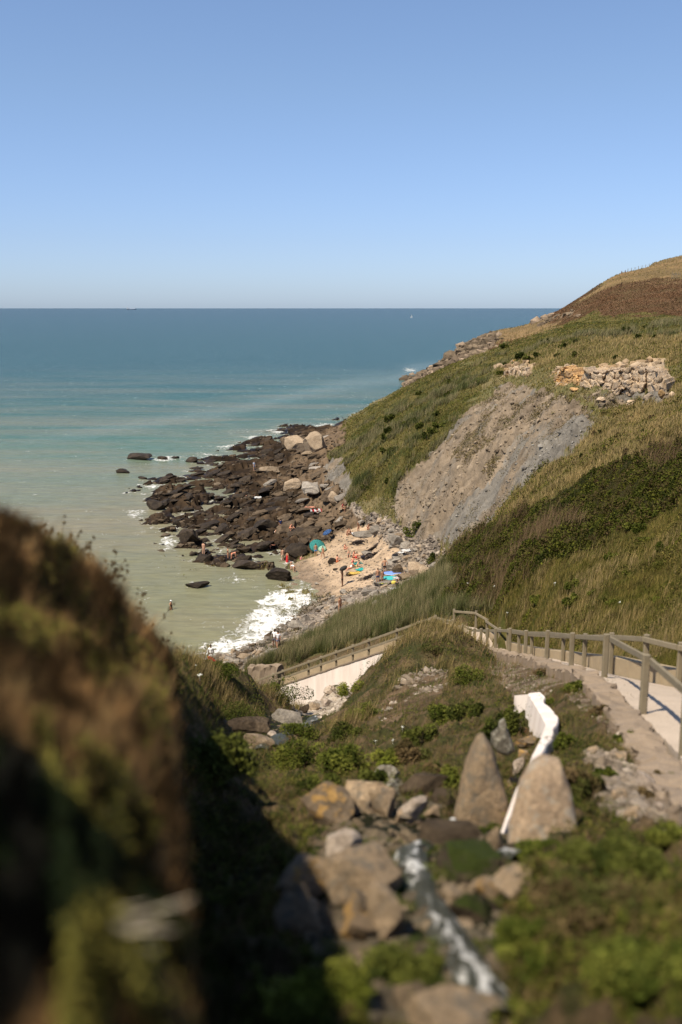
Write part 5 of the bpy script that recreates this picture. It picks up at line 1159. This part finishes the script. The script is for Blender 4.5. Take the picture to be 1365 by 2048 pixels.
towel(792, 1182, 1.1, .8, .4, WHITE, 'white cloth beside the person in black above the reeds', dz=.2)
towel(797, 1160, 1.2, .6, .8, (.7,.6,.58), 'pale pink towel on the ledge right of the turquoise board', dz=.25)
towel(767, 1172, .9, .5, .1, (.5,.5,.15), 'yellowish cloth on the grey ledge', dz=.3)
def board(u, v, L, Wd, col, label, rot, dz=.2, col2=None):
    p = hit(u, v); bm = bmesh.new(); n = 28; lay = []
    for z, s in ((0,.86),(.03,.98),(.07,1),(.11,.97),(.13,.86),(.13,.62)):
        lay.append([bm.verts.new((L/2*math.copysign(abs(math.cos(a))**.8, math.cos(a))*(s*.1+.9), Wd/2*math.sin(a)*s, z+.06*(math.cos(a)**4))) for a in [6.283*i/n for i in range(n)]])
    for a, b in zip(lay[:-1], lay[1:]):
        for i in range(n): bm.faces.new((a[i], a[(i+1)%n], b[(i+1)%n], b[i]))
    bm.faces.new(lay[0][::-1]); bm.faces.new(lay[-1])
    for f in bm.faces: f.material_index = 1 if f.calc_center_median().z > .12 else 0
    o = bm_obj('paddle_board', bm, cmat(col), None, True); o.data.materials.append(cmat(col2 or col)); o.location = (p.x, p.y, p.z+dz); o.rotation_euler = (.25, 0, rot); return tag(o, label, 'board')
board(780, 1160, 1.5, .8, (.05,.36,.36), 'turquoise inflatable board lying at the right of the beach', .05, .15)
board(786, 1153, 1.9, .8, WHITE, 'white and blue inflatable board behind the turquoise one', .0, .25, (.15,.25,.6))
o = board(520, 1300, 1.6, .45, (.8,.6,.1), 'yellow and red bodyboard held upright by the group at the surf', .3, .4, RED); q_ = atz(428, 1326, 1.5); o.location = q_; o.rotation_euler = (1.2, .9, .3); o['category'] = 'bodyboard'; o.name = 'bodyboard'
# load on the carrier's head
hp = pc.location; q = mesh_np('inflatable', ICO3[0]*np.array([.46,.3,.24])*(1+.12*n3(ICO3[0], 1.5, 4))[:, None], ICO3[1], 3, [cmat((.03,.028,.025))]); q.location = (hp.x+.12, hp.y, hp.z+2.0); q.rotation_euler = (0, -.5, 0); tag(q, 'dark lumpy inflatable carried on a man\'s head', 'inflatable')
def weed(u, v, w, label, seed):
    p = hit(u, v); r = random.Random(seed); bm = bmesh.new()
    for i in range(170):
        a = r.uniform(0, 6.28); d = r.gauss(0, .33)*w; c = Vector((math.cos(a)*d*1.2, math.sin(a)*d*.8, 0)); c.z = ground(p.x+c.x, p.y+c.y)-p.z+.06+r.uniform(0, .1)
        t = Vector((r.uniform(-1,1), r.uniform(-1,1), r.uniform(-.15,.3))).normalized()*r.uniform(.15,.4); s = t.cross(Vector((0,0,1))).normalized()*r.uniform(.03,.07)
        v4 = [bm.verts.new(c+x) for x in (-t-s, -t+s, t*.2+s*1.4+Vector((0,0,.04)), t+s*.3, t*.2-s)]; bm.faces.new(v4)
    o = bm_obj('seaweed', bm, M_WEED); o.location = p; return tag(o, label, 'seaweed')
M_WEED = plain('seaweed_brown', (.035,.022,.015), .6, .4, 4, .4, 0)
weed(716, 1086, 1.3, 'dark tangle of seaweed below the long grey slab', 1); weed(744, 1100, 1.0, 'upper right tangle of dark seaweed on the pale stones', 2); weed(742, 1114, 1.2, 'lower tangle of dark seaweed on the pale stones', 3); weed(737, 1156, 1.1, 'flat dark heap of seaweed left of the man in navy trunks', 4)
def bag(u, v, s, col, label, dz=.1):
    p = hit(u, v); r = empty('bag', (p.x, p.y, p.z+dz), label, 'bag'); V = ICO3[0].copy(); V = V*.6+.4*V/np.abs(V).max(1)[:, None]; V *= np.array([s, s*.6, s*.75])*(1+.08*n3(V, 1.5, 3))[:, None]; V[:,2] += s*.6
    o = mesh_np('sack', V, ICO3[1], 3, [cmat(col)]); o.parent = r; bm = bmesh.new(); pr = None
    for i in range(9):
        a = math.pi*i/8; c = Vector((math.cos(a)*s*.4, 0, s*1.25+math.sin(a)*s*.4))
        if pr: beam(bm, pr, c, .03, .02, Vector((0,1,0)))
        pr = c
    bm_obj('strap', bm, cmat(col), r)
bag(791, 1117, .35, BLACK, 'black beach bag on the ledge below the white mat'); bag(726, 1118, .25, (.02,.02,.03), 'small black bag right of the sitting group'); bag(701, 1090, .2, (.4,.3,.2), 'small tan bag near the lone sitting child'); bag(788, 1170, .25, (.6,.5,.1), 'small yellow bag by the grey ledge')
# ---------------------------------------------------------------- far things
def ship(u, L, Y, label, sail=False):
    x = (u-682.5)/FPX*Y; r = empty('sailing_boat' if sail else 'cargo_ship', (x, Y, 0), label, 'boat' if sail else 'ship'); bm = bmesh.new(); n = 12; h = L*.07 if not sail else L*.12; lay = []
    for z, s in ((-.5,.8),(h*.5,.95),(h,1)):
        lay.append([bm.verts.new((L/2*s*math.cos(a), L*.08*s*math.sin(a)*(1.2 if abs(math.cos(a)) < .8 else .7), z)) for a in [6.283*i/n for i in range(n)]])
    for a, b in zip(lay[:-1], lay[1:]):
        for i in range(n): bm.faces.new((a[i], a[(i+1)%n], b[(i+1)%n], b[i]))
    bm.faces.new(lay[-1]); bm.faces.new(lay[0][::-1]); bm_obj('hull', bm, cmat((.25,.3,.38) if not sail else WHITE, 'paint'), r)
    if sail:
        bm = bmesh.new(); beam(bm, Vector((0,0,0)), Vector((0,0,L*1.3)), L*.02, L*.02, Vector((0,1,0))); bm_obj('mast', bm, cmat(WHITE, 'paint'), r)
        for s in (1, -1):
            bm = bmesh.new(); a = [(.03*L*s,0,.15*L),(.42*L*s,.04*L,.16*L),(.02*L*s,0,(1.25 if s > 0 else 1.0)*L),(.2*L*s,.06*L,.5*L)]; w = [bm.verts.new(q) for q in a]; bm.faces.new((w[0], w[1], w[3])); bm.faces.new((w[0], w[3], w[2])); bmesh.ops.solidify(bm, geom=bm.faces[:], thickness=.03); bm_obj('sail', bm, cmat(WHITE, 'paint'), r)
    else:
        for a, b, c, k in ((-.42,-.30,.18,(.55,.6,.65)),(-.2,.1,.115,(.3,.35,.42)),(.12,.34,.11,(.33,.38,.45)),(-.36,-.33,.25,(.5,.5,.55))):
            bm = bmesh.new(); beam(bm, Vector((a*L,0,c*L/2+h*.4)), Vector((b*L,0,c*L/2+h*.4)), L*.09, c*L-h*.5); bm_obj('deckhouse' if a < -.3 else 'hold', bm, cmat(k, 'paint'), r)
ship(272, 190, 18000, 'faint grey cargo ship on the horizon at the left')
ship(821, 8, 3200, 'tiny white sailing boat on the horizon left of the headland', True)
# fence on the headland
fr = empty('wire_fence', at(1300, 541, 425), 'thin wooden post fence along the headland skyline', 'fence'); L0 = Vector(fr.location)
us = list(range(1256, 1372, 7)); tops = []
for u in us:
    best = None
    for Yq in range(395, 460, 3):
        q = at(u, 545, Yq); zz = ground(q.x, q.y); uu, vv = proj(np.array([q.x]), np.array([q.y]), np.array([zz]))
        if best is None or vv[0] < best[1]: best = (Vector((q.x, q.y, zz)), vv[0])
    p = best[0]; bm = bmesh.new(); beam(bm, p-Vector((0,0,.4)), p+Vector((0,0,1.35)), .16, .16, Vector((0,1,0))); o = bm_obj('post', bm, M_WOOD, fr); o.location = -L0; tops.append(p)
for z in (.6, 1.15):
    bm = bmesh.new()
    for a, b in zip(tops[:-1], tops[1:]): beam(bm, a+Vector((0,0,z)), b+Vector((0,0,z)), .02, .02)
    o = bm_obj('wire', bm, M_WOOD, fr); o.location = -L0
gr = empty('field_gate', at(1350, 556, 330), 'grey wooden gate posts standing on the headland at the right edge', 'gate'); p0 = hit(1350, 557); gr.location = p0
for i, dx in enumerate((-1.2, -.6, 0, .5, 1.1, 1.9)):
    bm = bmesh.new(); beam(bm, Vector((dx,0,-.5)), Vector((dx+.1,0,2.4-.25*(i % 2))), .22, .18, Vector((0,1,0))); bm_obj('post', bm, M_WOOD, gr)
bm = bmesh.new(); beam(bm, Vector((-1.2,.2,1.5)), Vector((1.9,.2,1.5)), .1, .16); bm_obj('rail', bm, M_WOOD, gr)
# dry stalks standing behind the bank against the water, flowers, the bleached tuft, bare twigs
M_STALK = plain('dry_stalk', (.09,.065,.03), .8, .3, 5, .2, 0); M_FLOWER = plain('white_flower', (.7,.7,.62), .8, .1, 5, .2, 0); M_STRAW = plain('bleached_straw', (.50,.42,.30), .7, .3, 20, .3, 0)
def stalk_tuft(u, v, Y, hgt, n, seed):
    r = random.Random(seed); b = at(u, v, Y); bm = bmesh.new()
    for i in range(n):
        c = b+Vector((r.gauss(0, .25), r.gauss(0, .2), -.5))
        t = b+Vector((r.gauss(.12, .28), r.gauss(0, .2), hgt*r.uniform(.55, 1.1))); md = c.lerp(t, .5)+Vector((r.gauss(0,.04), 0, .05)); w = .006
        beam(bm, c, md, w, w, Vector((0,1,0))); beam(bm, md, t, w*.8, w*.8, Vector((0,1,0)))
        for k in range(r.randint(3, 7)):
            q = md.lerp(t, r.uniform(.35, 1)); e = q+Vector((r.gauss(0,.045), r.gauss(0,.03), r.uniform(.01,.06))); beam(bm, q, e, w*.6, w*.6, Vector((0,1,0)))
            for z in range(2):
                g = bmesh.ops.create_icosphere(bm, subdivisions=1, radius=r.uniform(.006,.012))['verts']
                for vv in g: vv.co += e+Vector((r.gauss(0,.01),0,r.gauss(0,.012)))
    return bm
DRY = [(60,1078,12,.22),(100,1106,12,.28),(140,1136,12,.28),(165,1166,12,.3),(200,1196,12.5,.42),(222,1225,13,.42),(245,1272,13,.4),(268,1300,13.5,.5),(290,1326,14,.4)]
for i, (u, v, Y, h_) in enumerate(DRY):
    o = bm_obj('dry_plant', stalk_tuft(u, v, Y, h_, 8, i), M_STALK); tag(o, 'thin dry seed stalks rising behind the brow of the left bank against the water', 'plant', 'dry stalks along the brow of the left bank')
r = random.Random(3); bm = bmesh.new(); b = at(140, 1880, 1.9)
for i in range(16):
    e = at(r.gauss(310, 40), r.gauss(1868, 30), 1.9+r.uniform(-.12, .12)); m_ = b.lerp(e, .55)+Vector((0, 0, r.uniform(.0, .025))); beam(bm, b, m_, .002, .002, Vector((0,1,0))); beam(bm, m_, e, .0022, .0022, Vector((0,1,0)))
tag(bm_obj('dry_grass_tuft', bm, M_STRAW), 'blurred bleached tuft of dry grass in the dark at the lower left', 'plant')
r = random.Random(8); bm = bmesh.new(); b = at(250, 1660, 2.6)
for i in range(12):
    s = at(80+r.gauss(0,10), 1690+r.gauss(0,12), 2.6); e = at(r.gauss(215, 16), r.gauss(1625, 14), 2.6); beam(bm, s, e, .003, .003, Vector((0,1,0)))
tag(bm_obj('dry_grass_tuft', bm, M_STRAW), 'blurred fallen straw on the lit part of the left bank', 'plant')
p = hit(680, 1395) or at(680, 1395, 42); r = random.Random(5); bm = bmesh.new(); p.z -= .1
def twig(a, d, L, w, dep):
    b = a+d*L; beam(bm, a, b, w, w, Vector((0,1,0)))
    if dep:
        for _ in range(3): twig(b, (d+Vector((r.gauss(0,.4), r.gauss(0,.3), r.gauss(0,.25)))).normalized(), L*r.uniform(.6,.85), w*.65, dep-1)
for i in range(5): twig(p, Vector((r.gauss(0,.35), 0, 1)).normalized(), .38, .025, 3)
tag(bm_obj('bare_shrub', bm, M_STALK), 'leafless dark shrub in front of the pink wall', 'shrub')
def bush(u, v, wpx, hpx, cols, label, seed, D=None, leaf=1.0, name='bush'):
    """many leaf faces in lumpy clumps around hidden branches"""
    p = hit(u, v) if D is None else at(u, v, D); d = math.hypot(p.y, H-p.z); a = wpx*d/FPX/2; h = hpx*d/FPX; g = np.random.default_rng(seed); n = int(min(5200, 900+wpx*hpx*.55)); k = max(6, int(n/260))
    cc = g.normal(size=(k, 3)); cc /= np.linalg.norm(cc, axis=1)[:, None]; cc[:,2] = np.abs(cc[:,2]); cc = cc*np.array([a*.8, a*.6, h*.5])*g.uniform(.5, 1.15, (k, 1)); w = g.integers(0, k, n)
    q = g.normal(size=(n, 3)); q /= np.linalg.norm(q, axis=1)[:, None]; q *= (g.uniform(.35, 1, n)**.5)[:, None]*np.array([a*.36, a*.34, h*.34])*g.uniform(.6, 1.25, k)[w][:, None]; PP = cc[w]+q; PP[:,2] = np.maximum(PP[:,2], -.05*h)
    sz = np.maximum(.05*leaf, 1.5*d/PXM)*g.uniform(.6, 1.3, n); V, F, C = leaves(PP, sz, np.array(cols)[g.integers(0, len(cols), k)][w]*g.uniform(.65, 1.35, (n, 1)), .35)
    r_ = empty(name, (p.x, p.y+a*.35, p.z), label, 'bush'); o = mesh_np('foliage', V, F, 4, [LM], np.clip(C, 0, 1), smooth_=False); o.parent = r_
    bm = bmesh.new()
    for i in range(7): beam(bm, Vector((0,0,-.1*h)), Vector(tuple(cc[i % k]*.8)), .02*a+.004, .02*a+.004, Vector((.1,1,0)))
    bm_obj('branches', bm, M_STALK, r_); return r_
GA = [(.05,.065,.010),(.09,.105,.018),(.13,.14,.026)]; GB = [(.035,.045,.009),(.06,.07,.014),(.09,.10,.02)]; GCC = [(.13,.15,.02),(.17,.18,.03),(.08,.09,.015)]; GD = [(.12,.085,.04),(.08,.06,.025),(.07,.075,.02)]
for i, (u, v, w, h, c, l) in enumerate([
 (705,1392,62,34,GCC,'bright yellow green ivy bush in front of the pink wall'),
 (1022,1470,58,78,GB,'dark green bush hugging the left side of the white wall'),
 (985,1490,60,60,GB,'dark bush between the mound and the lichened spire stone'),
 (905,1575,62,52,GA,'green bush just left of the pointed standing stone'),
 (600,1540,120,70,GA,'wide leafy green bush at the edge of the gully shadow'),
 (690,1545,110,66,GA,'mid green bush on the lower mound, right of the wide leafy one'),
 (760,1580,90,52,GB,'low dark bush around the half buried lichened stones'),
 (650,1590,90,50,GB,'dark bush at the bottom of the mound above the sunlit rock pile'),
 (870,1310,90,30,GD,'low brown scrub on the crest of the mound'),
 (940,1365,90,40,GA,'green scrub on the mound near the top of the broken wall'),
 (735,1440,80,40,GA,'green bush on the left flank of the mound above the stream bed'),
 (690,1480,80,40,GB,'dark bush low on the left flank of the mound'),
 (880,1450,90,44,GA,'spreading green scrub in the middle of the mound'),
 (940,1440,80,50,GB,'dark green scrub left of the bush by the white wall'),
 (850,1490,90,46,GB,'dark scrub above the pointed standing stone'),
 (600,1480,80,36,GA,'green weeds at the edge of the stream bed, upper left of the mound'),
 (780,1530,80,40,GCC,'bright green leafy patch in the lower middle of the mound'),
 (820,1520,80,46,GD,'brownish dry bush in the middle of the mound'),
 (865,1560,60,44,GD,'tufted brown bush above the brown half shaded rock'),
 (560,1400,110,52,GB,'dark thicket on the right end of the left knoll'),
 (430,1352,120,34,GA,'low green scrub on top of the left knoll'),
 (1130,1500,46,40,GA,'green weeds at the top of the leaning slab'),
 (1170,1590,90,60,GD,'brown dry weeds right of the leaning slab'),
 (1100,1410,30,24,GA,'small green clump beside the top of the white wall'),
 (830,1070,54,40,GA,'olive bush growing on the clay foot behind the beach'),
 (867,1125,40,26,GB,'small dark bush at the right end of the beach'),
 (800,1985,190,60,GB,'blurred low green plants left of the rushing stream'),
 (1075,1920,170,60,GA,'blurred green plants right of the rushing stream'),
 (470,1465,150,70,GB,'dark scrub added over the left wall of the gully to darken its shade'),  # this scrub and the next are put in to darken the shaded gully
 (420,1560,170,110,GB,'dark scrub added to darken the shaded left part of the gully'),
 (1200,1850,230,64,GD,'blurred brownish plants on the right bank'),
 (1310,1980,260,80,GA,'blurred green plants at the lower right corner'),
 (1290,1600,60,34,GD,'brown weeds growing among the pale rubble stones'),
 (1220,1560,54,34,GA,'green weeds at the left of the pale rubble stones'),
 (1092,1352,60,22,GD,'dry brown weeds at the top of the mortar wall, farthest along it'),
 (1150,1385,60,26,GA,'green weeds leaning on the mortar wall above the white wall'),
 (1205,1432,56,30,GD,'brown weeds against the middle of the mortar wall'),
 (1255,1490,64,34,GA,'green weeds against the mortar wall above the rubble'),
 (1330,1580,70,44,GD,'brown weeds at the near end of the mortar wall'),
 (1345,1690,90,50,GA,'green plants at the right edge below the mortar wall'),
 (965,1672,70,26,GB,'dark moss and cress at the foot of the pointed standing stone'),
 (1085,1722,120,30,GA,'green plants round the foot of the leaning slab'),
 (1240,1735,190,44,GB,'dark green plants under the path rubble'),
 (920,1745,110,30,GA,'green moss and cress draped over the boulder between the two channels'),
 (640,2030,230,70,GCC,'blurred yellow green plants at the bottom edge of the gully')]):
    bush(u, v, w, h, c, l, i+1, None, .55 if v > 1600 else 1.0)
rr_ = random.Random(12); nb_ = 0
for poly_, w_, h_, c_, l_, g_, k_ in [([(700,870),(820,790),(900,750),(940,790),(880,870),(780,970),(710,990)], (14,34), .6, GB, 'dark rounded bush on the green slope left of the clay scar', 'bushes left of the clay scar', 20),
    ([(1000,690),(1120,665),(1340,650),(1340,715),(1110,730),(960,760)], (12,30), .55, GB, 'dark bush on the grassy slope above the pale rock ledge', 'bushes above the pale ledge', 18),
    ([(1200,850),(1340,810),(1340,880),(1120,980),(1060,1000)], (14,30), .6, GD, 'brownish bush in the straw coloured grass strip beside the bramble', 'brown bushes beside the bramble', 12),
    ([(1060,1160),(1340,1010),(1340,1240),(1040,1225)], (24,56), .55, GA, 'green bush in the meadow above the stair railing', 'bushes in the meadow above the stairs', 16)]:
    for _ in range(k_):
        for __ in range(50):
            u, v = rr_.uniform(600, 1360), rr_.uniform(640, 1260)
            if inpoly(np.array([u]), np.array([v]), poly_)[0] and hit(u, v) is not None: break
        w = rr_.uniform(*w_); nb_ += 1; o = bush(u, v, w, w*h_, c_, l_, 100+nb_); o['group'] = g_
for i, (u, v, s) in enumerate([(805,1462,.035),(786,1487,.03),(752,1487,.025),(400,1362,.05),(392,1338,.04),(990,1180,.07),(1110,1172,.05),(936,1172,.07),(1240,1212,.05),(1015,1232,.06)]):
    p = hit(u, v); r = random.Random(i); bm = bmesh.new()
    for k in range(9):
        g = bmesh.ops.create_icosphere(bm, subdivisions=1, radius=s*.35)['verts']; d = Vector((r.gauss(0, s*.5), r.gauss(0, s*.5), r.gauss(s*3, s*.25)))
        for w_ in g: w_.co = Vector((w_.co.x, w_.co.y, w_.co.z*.4))+d
    beam(bm, Vector((0,0,-.1)), Vector((0,0,s*3)), .006, .006, Vector((0,1,0))); o = bm_obj('wild_flower', bm, M_FLOWER); o.location = p; tag(o, 'small white flower head in the grass', 'flower', 'white flowers in the grass')
